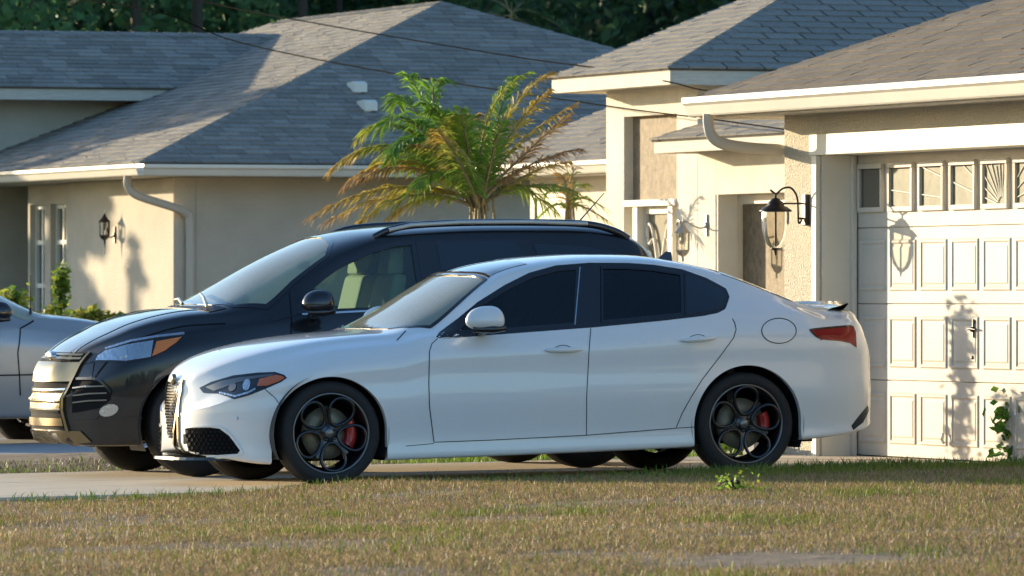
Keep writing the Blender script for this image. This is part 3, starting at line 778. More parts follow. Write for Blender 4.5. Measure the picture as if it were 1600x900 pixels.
suv.panel('side_window', [(1.72,1.11),(1.72,1.53),(2.28,1.532),(2.36,1.36),(2.37,1.15)], M_TINT, off=.006, mode='y', step=.05, label='tinted rear side window')
suv.panel('quarter_window', [(2.44,1.17),(2.43,1.36),(2.40,1.51),(2.75,1.49),(3.02,1.44),(3.08,1.40),(3.0,1.22)], M_TINT, off=.004, mode='y', step=.05)
suv.panel('mirror_corner', [(.50,1.015),(.56,1.12),(.70,1.215),(.685,1.06)], M_TRIM, off=.003, mode='y', step=.05)
suv.ribbon('shut_line', [(.665,1.21),(.64,1.0),(.60,.8),(.60,.4)], .008, M_SEAM, off=.003, mode='y')
suv.ribbon('shut_line', [(1.64,1.09),(1.63,.7),(1.62,.38)], .008, M_SEAM, off=.003, mode='y')
suv.panel('windscreen', SWS, M_WGLASS, off=-.003, depth=0, mirror=False, mode='z', step=.06)
suv.ribbon('windscreen_seal', SWS, .03, M_TRIM, off=.003, closed=True, mode='z', mirror=False)
suv.panel('rear_window', mirr([(3.38,-.2),(3.37,-.5),(3.48,-.55),(3.50,-.2)]), M_TINT, off=.004, mirror=False, mode='z', step=.06)
# roof rails
for sg in (-1,1):
    h0 = [suv.ray((x,sg*.60),'z')[0] for x in (1.30,1.40,1.55,1.9,2.4,2.8,3.0,3.1)]
    up_ = [0,.03,.05,.052,.052,.05,.03,0]
    b = MB(); b.tube(catmull([tuple(h+Vector((0,0,a))) for h,a in zip(h0,up_)], False), .020, 8, flat=1.2); rl = b.build('roof_rail', M_TRIM, suv.root)
    b = MB(); b.tube([tuple(h+Vector((0,sg*.026,a+.003))) for h,a in zip(h0[1:-2],up_[1:-2])], .014, 8, flat=1.0); b.build('rail_inlay', M_RAIL, rl)
# wiper and cowl, wing mirror, antenna
b = MB()
for (a0_,a1_) in (((.13,-.62),(.24,-.05)),((.12,-.02),(.22,.55))):
    p0=suv.ray(a0_,'z')[0]; p1=suv.ray(a1_,'z')[0]
    b.tube([p0+Vector((0,0,.02)),p0.lerp(p1,.5)+Vector((0,0,.045)),p1+Vector((0,0,.03))],.011,6)
b.build('wiper', M_BRUSH, suv.root)
suv.panel('cowl', mirr([(.03,-.2),(.06,-.5),(.12,-.70),(.24,-.70),(.17,-.45),(.14,-.2)]), M_MATTE, off=.004, mirror=False, mode='z', step=.05)
pm,_ = suv.pt(489,478)
mirror_pod(suv, (pm.x+.0,-1.04,pm.z+.01), .135, .09, .10, M_TRIM, M_TRIM, .2)
p_,_n = suv.ray((2.93,-.0),'z')
b = MB(); b.tube([p_,p_+Vector((.20,0,.21))],[.006,.0035],6); b.tube([p_-Vector((0,0,.01)),p_+Vector((.02,0,.02))],.018,8); b.build('antenna', M_TRIM, suv.root)
# bonnet power lines
suv.ribbon('bonnet_gap', [(-.86,-.50),(-.70,-.62),(-.40,-.735),(.0,-.80),(.20,-.83)], .010, M_SEAM, off=.002, mode='z', curve=True)
suv.ribbon('bonnet_crease', [(-.80,-.31),(-.6,-.36),(-.3,-.43),(0,-.50),(.14,-.53)], .06, M_BLACK, off=.004, mode='z', curve=True)
# head lamp
hlp=[(145,566),(149,557),(160,548),(200,535.5),(240,528.5),(293,521),(277,535),(258,549),(237,560),(218,564),(197,567.5),(173,565.5)]
suv.panel('headlight', hlp, M_TRIM, off=.002, depth=.01)
suv.panel('lamp_reflector', [(150,563),(153,556),(165,548),(203,538),(240,532),(236,558),(197,564),(173,563)], M_REFL, off=.005, depth=.004, step=4)
suv.panel('projector_lens', [(192+8*math.cos(i*.5236),551+9*math.sin(i*.5236)) for i in range(12)], M_CHROME, off=.012, depth=.01, step=3)
suv.panel('lamp_divider', [(222,560),(226,538),(240,532),(236,558)], M_CHROME, off=.008, depth=.004, step=4)
suv.panel('amber_reflector', [(238,557),(245,534),(284,527),(276,535),(258,548)], M_ORANGE, off=.008, depth=.004, step=4)
suv.ribbon('lamp_top_strip', [(165,545),(205,533),(245,526),(288,521)], 3.2, M_REFL, off=.006)
# side lower intake, fog lamp
suv.panel('side_air_intake', [(113,596),(117,588),(128,590),(152,592),(165,602),(175,614),(172,625),(155,638),(113,646)], M_SEAM, off=.003, mirror=True, step=5)
for k_ in range(3):
    y0_=604+k_*11; suv.ribbon('intake_slat', [(115,y0_+3),(140,y0_),(168,y0_-1)], 2.2, M_RIMLIP, off=.012)
suv.ribbon('intake_brow', [(120,592),(150,593),(163,600),(174,613)], 4, M_BLACK, off=.012, curve=True)
suv.panel('fog_lamp', [(171+15*math.cos(i*.5236),641+9.5*math.sin(i*.5236)-3*math.cos(i*.5236)) for i in range(12)], M_REFL, off=.010, depth=.012, step=4)
suv.panel('fog_lamp_trim', [(114,645),(135,643),(155,641),(157,648),(150,655),(118,656)], M_RIM, off=.007, depth=.008, step=4)
suv.ribbon('bumper_strip', [(112,661),(150,659),(200,654),(222,652)], 5, M_BLACK, off=.012)
# chrome grille drawn from the front
def gw(z): return np.interp(z, [.20,.296,.454,.59,.713,.83], [.47,.455,.42,.43,.455,.50])
def gbar(name, z0_, z1_, m, off, inset=0, yl=None, yr_=None):
    n=14; L=[]; a=-(gw((z0_+z1_)/2)-inset) if yl is None else yl; b__=-a if yr_ is None else yr_
    pts_=[(a,z0_)]+[(b__,z0_)]+[(b__*(gw(z1_)/gw(z0_)) if yr_ is None else b__,z1_)]+[(a*(gw(z1_)/gw(z0_)) if yl is None else a,z1_)]
    return suv.panel(name, pts_, m, off=off, depth=.02, mirror=False, mode='x', step=.04)
gp = [(-gw(z),z) for z in (.32,.35,.45,.55,.65,.75,.83)]; gpoly = gp+[(-y,z) for y,z in gp[::-1]]
suv.panel('grille_backing', gpoly, M_SEAM, off=.003, mirror=False, mode='x', step=.04)
gbar('grille_bar', .637,.762, M_GRILL, .014, .0)
gbar('grille_bar', .782,.796, M_GRILL, .012, .03); gbar('grille_bar', .808,.820, M_GRILL, .010, .04)
gbar('grille_screen', .462, .588, M_GRILL, .008, .03)
for z in (.578,.512,.450): gbar('grille_slat', z, z+.012, M_CHROME, .018, .01); gbar('grille_gap', z-.016, z-.004, M_SEAM, .011, .035)
gbar('grille_bar', .345,.396, M_GRILL, .016, .01)
suv.ribbon('grille_frame', [(-gw(z)-.005,z) for z in (.30,.35,.45,.55,.65,.75,.83)], .020, M_GRILL, off=.016, mode='x')
suv.panel('skid_plate', [(-.62,.24),(-.45,.222),(.45,.222),(.62,.24),(.55,.312),(-.55,.312)], M_GRILL, off=.012, depth=.02, mirror=False, mode='x', step=.05)
h,n = suv.ray((0,.805),'x'); b=MB(); b.lathe([(0,-.02),(.8,-.018),(1,-.008),(1,.02)],28,'x',(0,0,0)); 
b.v = [(x+h.x-.02, y*.095, z*.037+h.z) for x,y,z in b.v]; b.build('oval_badge', M_CHROME, suv.root)
wms = wheel_meshes(.345,.225,.235,'five')
for x in (0,2.69):
    for sg in (-1,1): add_wheel(suv, x, sg*.78, .345, wms, sg)
# interiors: floor, dash, seats, steering wheel
def cabin(car, x0, x1, w, zf, zd, xs, xr, zs, m, back):
    b = MB(); b.box(x0,x1,-w,w,zf-.07,zf); b.build('cabin_floor', M_DARKIN, car.root)
    b = MB(); b.prism([(x0+.0,zf),(x0+.0,zd-.05),(x0+.25,zd),(x0+.40,zd-.04),(x0+.42,zf)],1,-w+.03,w-.03); recalc(b.build('dashboard', M_DASH, car.root))
    b = MB(); b.box(x1-.25,x1-.2,-w,w,zf,back); b.build('rear_bulkhead', M_DARKIN, car.root)
    def seat(x,y,m):
        b = MB(); b.box(x-.42,x+.06,y-.24,y+.24,zs-.2,zs); c1=recalc(b.build('seat', m, car.root)); bevel(c1,.04,3)
        b = MB(); b.prism([(x-.02,zs-.02),(x+.12,zs+.50),(x+.22,zs+.50),(x+.14,zs-.02)],1,y-.23,y+.23); bevel(recalc(b.build('seat_back', m, c1)),.04,3)
        b = MB(); b.prism([(x+.10,zs+.50),(x+.13,zs+.68),(x+.22,zs+.69),(x+.22,zs+.50)],1,y-.13,y+.13); bevel(recalc(b.build('headrest', m, c1)),.03,3)
    for y in (-.37,.37): seat(xs,y,m)
    for y in (-.38,.38): seat(xr,y,M_DARKIN)
    b = MB(); b.tube([(x0+.52+.06*math.cos(a),-.37+.18*math.sin(a),zd+.0+.17*math.cos(a)) for a in [i*math.pi/12 for i in range(24)]],.014,8,True); b.tube([(x0+.4,-.37,zd-.08),(x0+.52,-.37,zd)],.03,8); b.build('steering_wheel', M_DARKIN, car.root)
    b = MB(); b.box(x0+.62,x0+.64,-.11,.11,zd+.30,zd+.36); b.build('inside_mirror', M_DARKIN, car.root)
M_DASH = mat('dashboard_plastic', (.06,.06,.055), .6)
cabin(suv, .35, 2.6, .80, .62, 1.06, 1.32, 2.12, .82, M_SEAT, 1.35)
cabin(sed, .62, 3.0, .74, .33, .93, 1.55, 2.35, .55, mat('dark_leather',(.05,.045,.04),.5), .95)

# ---- silver SUV on the next driveway, nose to the right ----
def place_far(px, Y, yl, yaw):
    X=(px-800)/FPX*Y; u=CP*X+SP*Y; v=-SP*X+CP*Y; return u+math.sin(yaw)*yl, v-math.cos(yaw)*yl
uu,vv = place_far(137, 57.9, .87, math.pi)
tb3 = dict(tb2)      # same shape with a shorter cabin and tail
for k_ in ('ztop','zbot','env','zr','yr','zbelt','ybelt','zsh'):
    tb3[k_] = (lambda f: (lambda x: f((lambda q: q-.15*np.clip((q+.4)/.5,0,1)*np.clip((1.3-q)/.5,0,1))(np.where(np.asarray(x)<.9, x, .9+(np.asarray(x)-.9)*2.71/1.9)))))(tb2[k_])
tb3['x'] = (-.885, 2.80)
slv = build_suv('suv_car', uu, vv, -.06, math.pi, -.015, 'silver car cut off by the left edge, facing right on the next driveway', M_SILVER, (), tb3, 2.12)
slv.side = 1
slv.ribbon('shut_line', [(.42,1.06),(.56,1.0),(.60,.8),(.58,.45)], .010, M_SEAM, mode='y', off=.003)
slv.ribbon('body_line', [(.45,.62),(1.2,.62),(2.2,.62)], .012, M_SEAM, mode='y', off=.003)
slv.ribbon('wheel_arch_flare', [(.44*math.cos(a),.345+.44*math.sin(a)) for a in [i*math.pi/14 for i in range(15)]], .05, M_SILVER, mode='y', off=.022)
slv.panel('side_marker', [(.28,.80),(.36,.815),(.36,.785),(.30,.77)], M_TRIM, mode='y', off=.005)
slv.panel('window_surround', [(x_,z_) for x_,z_ in FW if x_<1.5]+[(1.40,1.50),(1.40,1.10)], M_TINT, mode='y', step=.06)
slv.panel('windscreen', mirr([(.16,-.2),(.19,-.5),(.27,-.72),(.50,-.79),(.70,-.73),(.98,-.665),(1.05,-.5),(1.08,-.2)]), M_WIND, off=.003, mirror=False, mode='z', step=.06)
mirror_pod(slv, (.80,-1.02,1.13), .13, .09, .10, M_TRIM, M_TRIM, .2)
p_,_n = slv.ray((.42,.70),'z'); b=MB(); b.tube([p_,p_+Vector((.0,0,.32))],[.007,.004],6); b.tube([p_-Vector((0,0,.02)),p_+Vector((0,0,.05))],.014,8); b.build('antenna', M_TRIM, slv.root)
for x in (0,2.12):
    for sg in (-1,1): add_wheel(slv, x, sg*.78, .345, wms, sg)
# ------------------------------------------------------------------ ground, driveways, lawn
def slope(u): return .015*(min(max(u, -6), 21)-14.32)
def sheet(name, us, vs, zf, m, kind='structure'):
    b = MB(); n = len(vs)
    b.add([(u,v,zf(u,v)) for u in us for v in vs], [(i*n+j,(i+1)*n+j,(i+1)*n+j+1,i*n+j+1) for i in range(len(us)-1) for j in range(n-1)], True)
    o = b.build(name, m); 
    if kind: tag(o, kind=kind)
    return o
LS = lambda a,b,n: [a+(b-a)*i/(n-1) for i in range(n)]
big = [-1500,-600,-200,-80,-30,-6,0,6,12,16,21,30,60,150,400,900,1500]
def zg(u, v): return slope(u)-.16
sheet('ground', big, [-900,-300,-100,-30,0,15,30,41,47,55,70,90,120,200,400,1000,2200], zg, M_GRND)
def lawn_z(u, v):
    q_=max(0,min(1,(14.4-u)/1.6)); base = slope(u)+.055-.075*q_*q_*(3-2*q_)*max(0,min(1,(v-31)/8))
    base += .025*noise.noise(Vector((u*.35,v*.35,3)))+.010*noise.noise(Vector((u*1.7,v*1.7,8)))
    e = max(0, min(1, (41.32-v)/.22)); base = (slope(u)-.02)*(1-e)+base*e
    return base
sheet('lawn', LS(-6,34,161), [10,14,18,20]+LS(21,40.9,100)+LS(41.0,41.42,8), lawn_z, M_SOIL)
V0, V1 = 41.40, 46.22
def slab(name, u0, u1, v0, v1, zoff, m, parent=None):
    b = MB(); us = LS(u0,u1,max(2,int((u1-u0)/1.0)+1)); vs=[]
    for u in us:
        z = slope(u)+zoff; vs += [(u,v0,z-.14),(u,v0,z-.008),(u,v0+.01,z),(u,v1-.01,z),(u,v1,z-.008),(u,v1,z-.14)]
    n=len(us); fs=[(i*6+j,i*6+j+1,(i+1)*6+j+1,(i+1)*6+j) for i in range(n-1) for j in range(5)]
    fs += [list(range(6)), [ (n-1)*6+j for j in range(6)][::-1]]
    b.add(vs, fs); return recalc(b.build(name, m, parent))
dr = empty('driveway', (0,0,0)); tag(dr, kind='structure')
ub = [-8,-4,-.3,3.4,7.1,10.8,14.5,17.2,19.44]
for i in range(len(ub)-1):
    for (a,b_) in ((V0,44.2),(44.22,V1)):
        slab('concrete_slab', ub[i]+.01, ub[i+1]-.01 if i<7 else ub[i+1], a, b_, 0, M_CONC, dr)
# neighbour's driveway and the grass strips either side of it
sheet('verge', LS(-8,22,61), LS(46.18,52.1,16), lambda u,v: slope(u)-.03+.02*noise.noise(Vector((u,v,1))), M_SOIL)
nd = slab('neighbour_driveway', -8, 22.3, 52.1, 57.8, -.045, M_CONC2); tag(nd, kind='structure')
sheet('front_yard', LS(-8,24,33), LS(57.7,71,14), lambda u,v: slope(u)-.05, M_SOIL)

# ------------------------------------------------------------------ houses
def clip(poly, nx, ny, d):
    out = []; n = len(poly)
    for i in range(n):
        a, b = poly[i], poly[(i+1)%n]; da = a[0]*nx+a[1]*ny-d; db = b[0]*nx+b[1]*ny-d
        if da <= 0: out.append(a)
        if (da<0<db) or (db<0<da): t = da/(da-db); out.append((a[0]+(b[0]-a[0])*t, a[1]+(b[1]-a[1])*t))
    return out
def roof_face(name, P3, m, parent, exposure=.143, tabw=.31, indiv=0, flip=False, tonev=.22, shingle_parts=None, thick=.016, gap=.004, prefer=None):
    """P3: convex 3d polygon, first edge = eave. deck part plus shingle tabs: first `indiv` as own objects, rest joined"""
    P = [Vector(p) for p in P3]; e = (P[1]-P[0]).normalized(); nrm = e.cross(P[2]-P[0]).normalized()
    if nrm.z < 0: nrm = -nrm
    t = nrm.cross(e).normalized()
    if t.z < 0: t = -t
    poly = [((p-P[0]).dot(e), (p-P[0]).dot(t)) for p in P]
    ar = sum(poly[i][0]*poly[(i+1)%len(poly)][1]-poly[(i+1)%len(poly)][0]*poly[i][1] for i in range(len(poly)))
    if ar < 0: poly = poly[::-1]
    b = MB(); n=len(P); b.add([p+nrm*0 for p in P]+[p-nrm*.02 for p in P], [list(range(n)), list(range(n,2*n))[::-1]]+[(i,(i+1)%n,n+(i+1)%n,n+i) for i in range(n)])
    deck = recalc(b.build(name, M_SHG if m is M_SHG else m, parent))
    tv = [[c_,c_,c_] for c_ in (1,)]; a = deck.data.color_attributes.new('tone','FLOAT_COLOR','POINT')
    for d_ in a.data: d_.color = (.35,.35,.35,1)
    hmax = max(p[1] for p in poly); tabs = []
    r = 0; bb = -.02
    while bb < hmax:
        x = min(p[0] for p in poly)-rng.rand()*tabw
        x1 = max(p[0] for p in poly)
        while x < x1:
            w_ = tabw*(1 if tonev < .2 else rng.choice([.6,.85,1,1.25]))
            q = [(x+gap,bb),(x+w_-gap,bb),(x+w_-gap,bb+exposure+.02),(x+gap,bb+exposure+.02)]
            if rng.rand()<.35 and tonev>=.2: q = [(a_,c_-(.008 if i_<2 else .0)) for i_,(a_,c_) in enumerate(q)]
            pl = q
            for i in range(len(poly)):
                p0, p1 = poly[i], poly[(i+1)%len(poly)]
                nx, ny = (p1[1]-p0[1]), -(p1[0]-p0[0]); L = math.hypot(nx,ny); 
                if L < 1e-6: continue
                nx/=L; ny/=L; off_ = .012 if i==0 or abs(ny)>.999 else 0
                pl = clip(pl, nx, ny, nx*p0[0]+ny*p0[1]+off_)
                if len(pl)<3: break
            if len(pl)>=3:
                th = thick*(1+(rng.rand()-.5)*.5)
                top = [P[0]+e*c_[0]+t*c_[1]+nrm*(th*(1-.75*(c_[1]-bb)/(exposure+.02))+.002) for c_ in pl]
                bot = [P[0]+e*c_[0]+t*c_[1]+nrm*.001 for c_ in pl]
                tone = 1+(rng.rand()-.5)*2*tonev
                tabs.append((top,bot,tone))
            x += w_
        bb += exposure; r += 1
    if prefer: tabs.sort(key=lambda tb_: prefer(tb_[0][0]))
    def put(mb, tb_, cols):
        k = len(tb_[0]); fs = [list(range(k))]+[(i,k+i,k+(i+1)%k,(i+1)%k) for i in range(k)]
        mb.add(list(tb_[0])+list(tb_[1]), fs); cols += [tb_[2]]*(2*k)
    def fin(mb, cols, nm, par):
        me = mb.mesh(nm, m); a = me.color_attributes.new('tone','FLOAT_COLOR','POINT')
        a.data.foreach_set('color', np.array([[c_,c_,c_*1.02,1] for c_ in cols],dtype=np.float32).ravel()); return link(nm, me, par)
    for tb_ in tabs[:indiv]:
        mb = MB(); cols=[]; put(mb, tb_, cols); fin(mb, cols, 'shingle', deck)
    if tabs[indiv:]:
        mb = MB(); cols=[]
        for tb_ in tabs[indiv:]: put(mb, tb_, cols)
        tag(fin(mb, cols, 'shingle_courses', deck), kind='stuff')
    return deck, len(tabs)
def ridge_caps(name, a, b_, m, parent, w=.15, step=.19):
    a, b_ = Vector(a), Vector(b_); d = (b_-a); L = d.length; d.normalize(); s_ = d.cross(Vector((0,0,1))).normalized(); up = s_.cross(d)
    mb = MB(); cols=[]; x = .13 if name=='hip_caps' else 0
    while x < L:
        x1 = min(x+step+.03, L); k = 1+(rng.rand()-.5)*.25
        p = a+d*x; q = a+d*x1
        vs = [p-s_*w-up*(w*.34-.020), p+up*.022, p+s_*w-up*(w*.34-.020), q-s_*w-up*(w*.34-.012), q+up*.014, q+s_*w-up*(w*.34-.012)]
        mb.add(vs+[p-s_*w-up*(w*.34), p+s_*w-up*(w*.34)], [(0,1,4,3),(1,2,5,4),(6,0,1),(7,1,2),(6,1,7)]); cols += [k]*8; x += step
    me = mb.mesh(name, m); at_ = me.color_attributes.new('tone','FLOAT_COLOR','POINT'); at_.data.foreach_set('color', np.array([[c_,c_,c_,1] for c_ in cols],dtype=np.float32).ravel())
    return link(name, me, parent)
def gutter(name, a, b_, out, parent, h=.115, d=.12, m=None):
    """K style gutter from a to b_ (top back edge), projecting along out"""
    a, b_, out = Vector(a), Vector(b_), Vector(out); prof = [(0,0),(0,-h),(d*.55,-h),(d*.62,-h*.92),(d*.80,-h*.45),(d*.95,-h*.34),(d,-h*.30),(d,-.008),(d*.97,0),(d*.90,-.004),(d*.90,-h*.25),(d*.55,-h*.85),(.01,-h*.85)]
    vs = [a+out*p+Vector((0,0,q)) for p,q in prof]+[b_+out*p+Vector((0,0,q)) for p,q in prof]; n=len(prof)
    mb = MB(); mb.add(vs, [(i,(i+1)%n,n+(i+1)%n,n+i) for i in range(n)]+[list(range(n)), list(range(n,2*n))[::-1]])
    return recalc(mb.build(name, m or M_GUT, parent))
def downpipe(name, pts, r, parent, m=None, flat=.75):
    mb = MB(); mb.tube(catmull([tuple(p) for p in pts], False, 6), r, 12, flat=flat, up=(0,1,0)); return mb.build(name, m or M_PIPE, parent)
def boxo(name, x0,x1,y0,y1,z0,z1, m, parent, bev=.004):
    b = MB(); b.box(x0,x1,y0,y1,z0,z1); o = b.build(name, m, parent)
    if bev: bevel(o, bev, 2)
    return o
# ---- garage house (right) ----
gh = empty('garage_house', (19.2, 43.5, .08)); tag(gh, 'cream stucco house at the right with a panelled garage door and brown shingle roof', 'house')
def par(o, p):
    o.parent = p; o.matrix_parent_inverse = Matrix.Translation(p.location).inverted(); return o
class HP:   # parent proxy: children are built in world coordinates
    pass
def house_root(e):
    r_ = bpy.data.objects.new('x', None); return r_
def adopt(root, fn):
    """run fn building top-level objects, then parent the new top-level ones to root keeping their place"""
    before = set(bpy.data.objects); fn()
    inv = Matrix.Translation(root.location).inverted()
    for o in [o for o in bpy.data.objects if o not in before and o.parent is None and o is not root]:
        if o.get('category') or o.get('kind')=='structure': continue
        o.parent = root; o.matrix_parent_inverse = inv
UD, UF, UG = 19.44, 19.165, 18.72
def garage():
    zb = .07; zt = 2.475
    # walls: pillar, return, header, far side wall, near pillar
    boxo('wall', UF, UF+.30, 45.600, 46.24, -.1, 2.60, M_STUC3, None, .012).name='pillar'
    boxo('wall', UF+.302, 27, 46.05, 46.235, -.1, 2.60, M_STUC2, None, 0)
    boxo('wall', UF+.002, UF+.30, 40.2, 45.598, 2.332, 2.60, M_STUC3, None, 0)
    boxo('wall', UF, UF+.30, 39.4, 40.60, -.1, 2.60, M_STUC3, None, .012)
    boxo('wall', UF+.31, 27, 36.0, 36.2, -.1, 2.6, M_STUC2, None, 0)
    boxo('wall', UF, UF+.30, 36.0, 39.39, -.1, 2.60, M_STUC2, None, 0)
    boxo('lintel_beam', UF-.035, UF+.26, 40.35, 45.70, 2.185, 2.33, M_TRIMW, None, .006)
    boxo('door_casing', UF-.022, UF+.015, 45.602, 45.688, .03, 2.183, M_TRIMW, None, .004)
    boxo('door_jamb', UF+.017, UD+.04, 45.585, 45.598, .03, 2.183, M_TRIMW, None, 0)
    boxo('door_jamb', UF, UD+.04, 40.62, 40.66, .03, 2.183, M_TRIMW, None, 0)
    boxo('door_stop', UD-.045, UD-.015, 45.53, 45.583, .03, 2.18, M_TRIMW, None, .003)
    # garage door: four sections with raised panels, glazed top section
    b = MB(); b.box(UD+.012, UD+.04, 40.66, 45.60, .085, 2.20)
    gd = b.build('garage_door', M_GDOOR)
    v_top = 45.545; pitch=.528; ncol=9; S=.531; z0=.083
    for k in range(4):
        za = z0+k*S; zb_ = za+S-.006
        sec = boxo('door_section', UD-.004, UD+.011, 40.67, 45.59, za, zb_, M_GDOOR, gd, .004)
        if k == 3:
            for c_ in range(ncol):
                a = v_top-.05-c_*pitch; w_ = .43; p0,p1 = za+.105, za+.445
                # frame of four mitred bars, pane, glazing
                b = MB(); f=.035
                for (y0,y1,zz0,zz1) in ((a-w_,a,p0,p0+f),(a-w_,a,p1-f,p1),(a-w_,a-w_+f,p0+f,p1-f),(a-f,a,p0+f,p1-f)): b.box(UD-.030,UD-.0045,y0,y1,zz0,zz1)
                fr = b.build('window_frame', M_GDOOR, gd); bevel(fr,.004,1)
                b = MB(); b.box(UD-.010,UD-.006,a-w_+f,a-f,p0+f,p1-f)
                pn = b.build('window_pane', M_PANED if c_==0 else M_PANEG, gd)
                # sunburst bars behind the glazing line, fanning out from the middle of the door
                yc_, zc_ = v_top-.05-4.6*pitch, p0+.02; b = MB(); L0,L1=a-w_+f,a-f
                for an in ([i*12 for i in range(16)] if c_ in (3,4,5,6) else [4,12,21,159,168,176]):
                    dy,dz=math.cos(R(an)),math.sin(R(an)); seg=[]
                    for t in [k_*.02 for k_ in range(3,130)]:
                        y_,z_=yc_+dy*t,zc_+dz*t
                        if L0<y_<L1 and p0+f<z_<p1-f: seg.append((UD-.013,y_,z_))
                    if len(seg)>2: b.tube([seg[0],seg[-1]],.006,4)
                if b.v and c_: tag(b.build('sunburst_bars', M_TRIMW, gd), kind='stuff')
        else:
            for c_ in range(ncol):
                a = v_top-.02-c_*pitch-(.028); w_=.455; p0,p1 = za+.085, za+.445
                b = MB(); f=.016; x_=UD-.0045
                # routed groove: outer bevel frame stands proud, centre field raised again
                def ringf(o0,o1,x0,x1):
                    q0=[(x0,a-o0,p0+o0),(x0,a-w_+o0,p0+o0),(x0,a-w_+o0,p1-o0),(x0,a-o0,p1-o0)]; q1=[(x1,a-o1,p0+o1),(x1,a-w_+o1,p0+o1),(x1,a-w_+o1,p1-o1),(x1,a-o1,p1-o1)]
                    b.add(q0+q1,[(i,(i+1)%4,4+(i+1)%4,4+i) for i in range(4)])
                ringf(0,.012,x_,x_-.009); ringf(.012,.022,x_-.009,x_-.009); ringf(.022,.034,x_-.009,x_-.001); ringf(.034,.044,x_-.001,x_-.001); ringf(.044,.058,x_-.001,x_-.006)
                b.add([(x_-.006,a-.058,p0+.058),(x_-.006,a-w_+.058,p0+.058),(x_-.006,a-w_+.058,p1-.058),(x_-.006,a-.058,p1-.058)],[(0,1,2,3)])
                recalc(b.build('door_panel', M_GDOOR, gd))
    boxo('bottom_seal', UD-.012, UD+.012, 40.67, 45.59, .060, .083, M_SEAM, gd, 0)
    # lock handle
    zc=.97; vc_=43.53
    b = MB(); b.lathe([(0,-.030),(.014,-.030),(.022,-.006),(.022,.0)],16,'x',(UD-.006,vc_,zc)); b.tube([(UD-.03,vc_-.07,zc),(UD-.034,vc_,zc+.006),(UD-.03,vc_+.07,zc)],[.006,.009,.006],8); b.box(UD-.022,UD-.006,vc_-.008,vc_+.008,zc-.055,zc+.07); b.build('lock_handle', M_IRON, gd)
    b = MB(); b.lathe([(0,-.012),(.012,-.012),(.012,0)],12,'x',(UD-.006,vc_+.02,zc-.19)); b.build('key_lock', M_IRON, gd)
    b = MB(); b.tube([(UD-.03,44.0+.0,.26),(UD-.045,43.99,.22),(UD-.03,43.98,.19)],.010,8); b.build('lift_handle', M_TRIMW, gd)
    # soffit, gutter, fascia, roof
    boxo('soffit', UG+.02, UF+.3, 36, 46.76, 2.478, 2.49, M_SOFF, None, 0)
    boxo('fascia', UG, UG+.02, 36, 46.78, 2.465, 2.60, M_FASC, None, 0)
    boxo('fascia', UG, 31.0, 46.782, 46.80, 2.465, 2.60, M_FASC, None, 0)
    gutter('gutter', (UG-.001,36,2.615), (UG-.001,46.80,2.615), (-1,0,0), None, .135, .115)
    zr=.40; W=6.0; z0r=2.605
    eps=.02
    prefer = lambda p: abs(p.y-44)+abs(p.x-19)*.8
    A=(UG-.03,46.82,z0r); B_=(UG-.03,34,z0r); apex=(UG+W,46.82-W,z0r+zr*W); C_=(UG+W,34,z0r+zr*W)
    roof_face('roof', [B_,A,apex,C_], M_SHB, None, .143,.33, indiv=110, tonev=.16, prefer=prefer, thick=.011)
    roof_face('roof', [A,(UG+2*W,46.82,z0r),apex], M_SHB, None, .143,.33, tonev=.16)
    ridge_caps('hip_caps', A, apex, M_SHB, None)
    # downpipe
    downpipe('downpipe', [(UG-.06,46.42,2.49),(UG-.06,46.42,2.42),(UG-.04,46.40,2.33),(UG+.05,46.38,2.275),(UG+.25,46.34,2.245),(UG+.42,46.30,2.235),(UG+.46,46.29,2.22)], .042, None)
    # apron kerb
adopt(gh, garage)
def wall_lamp_bell(loc):
    """lantern hanging from a curled bracket; wall plate towards +x"""
    r_ = empty('wall_lamp', loc); tag(r_, 'dark bronze lantern with tapered clear glass on a curled bracket beside the garage door', 'lamp')
    k=.9
    b = MB(); b.box(-.035,0,-.038,.038,-.11,.11); pl = b.build('back_plate', M_IRON, r_); bevel(pl,.006,2)
    b = MB()
    b.tube(catmull([(-.045,0,-.07),(-.07,0,-.09),(-.075,0,.02),(-.085,0,.10),(-.13,0,.155),(-.19,0,.15),(-.235,0,.115),(-.255,0,.118),(-.285,0,.14)],False),.0075,8)
    b.tube([(-.03,0,.045),(-.22,0,.045)],.006,8); b.tube([(-.02,0,-.06),(-.075,0,-.06)],.008,8)
    b.build('bracket', M_IRON, r_)
    b = MB(); x=-.245; b.lathe([(.006,.12),(.008,.085),(.028,.078),(.036,.066),(.052,.055),(.058,.035),(.062,.028),(.085,.018),(.112,-.002),(.118,-.010),(.110,-.014),(.06,-.004),(0,-.002)],32,'z',(x,0,0)); b.build('lamp_hood', M_IRON, r_)
    b = MB(); b.lathe([(.098,-.012),(.100,-.06),(.094,-.14),(.080,-.20),(.060,-.245),(.030,-.272)],32,'z',(x,0,0)); b.build('glass_shade', M_LGLASS, r_)
    b = MB(); b.tube([(x,0,-.005),(x,0,-.28)],.008,8); b.lathe([(.001,-.262),(.035,-.266),(.032,-.276),(.010,-.288),(.006,-.315),(0,-.325)],20,'z',(x,0,0)); b.build('stem', M_IRON, r_)
    return r_
vl, zl = on_x(1262, 327, UF)
wall_lamp_bell((UF-.001, 45.80, zl-.005))

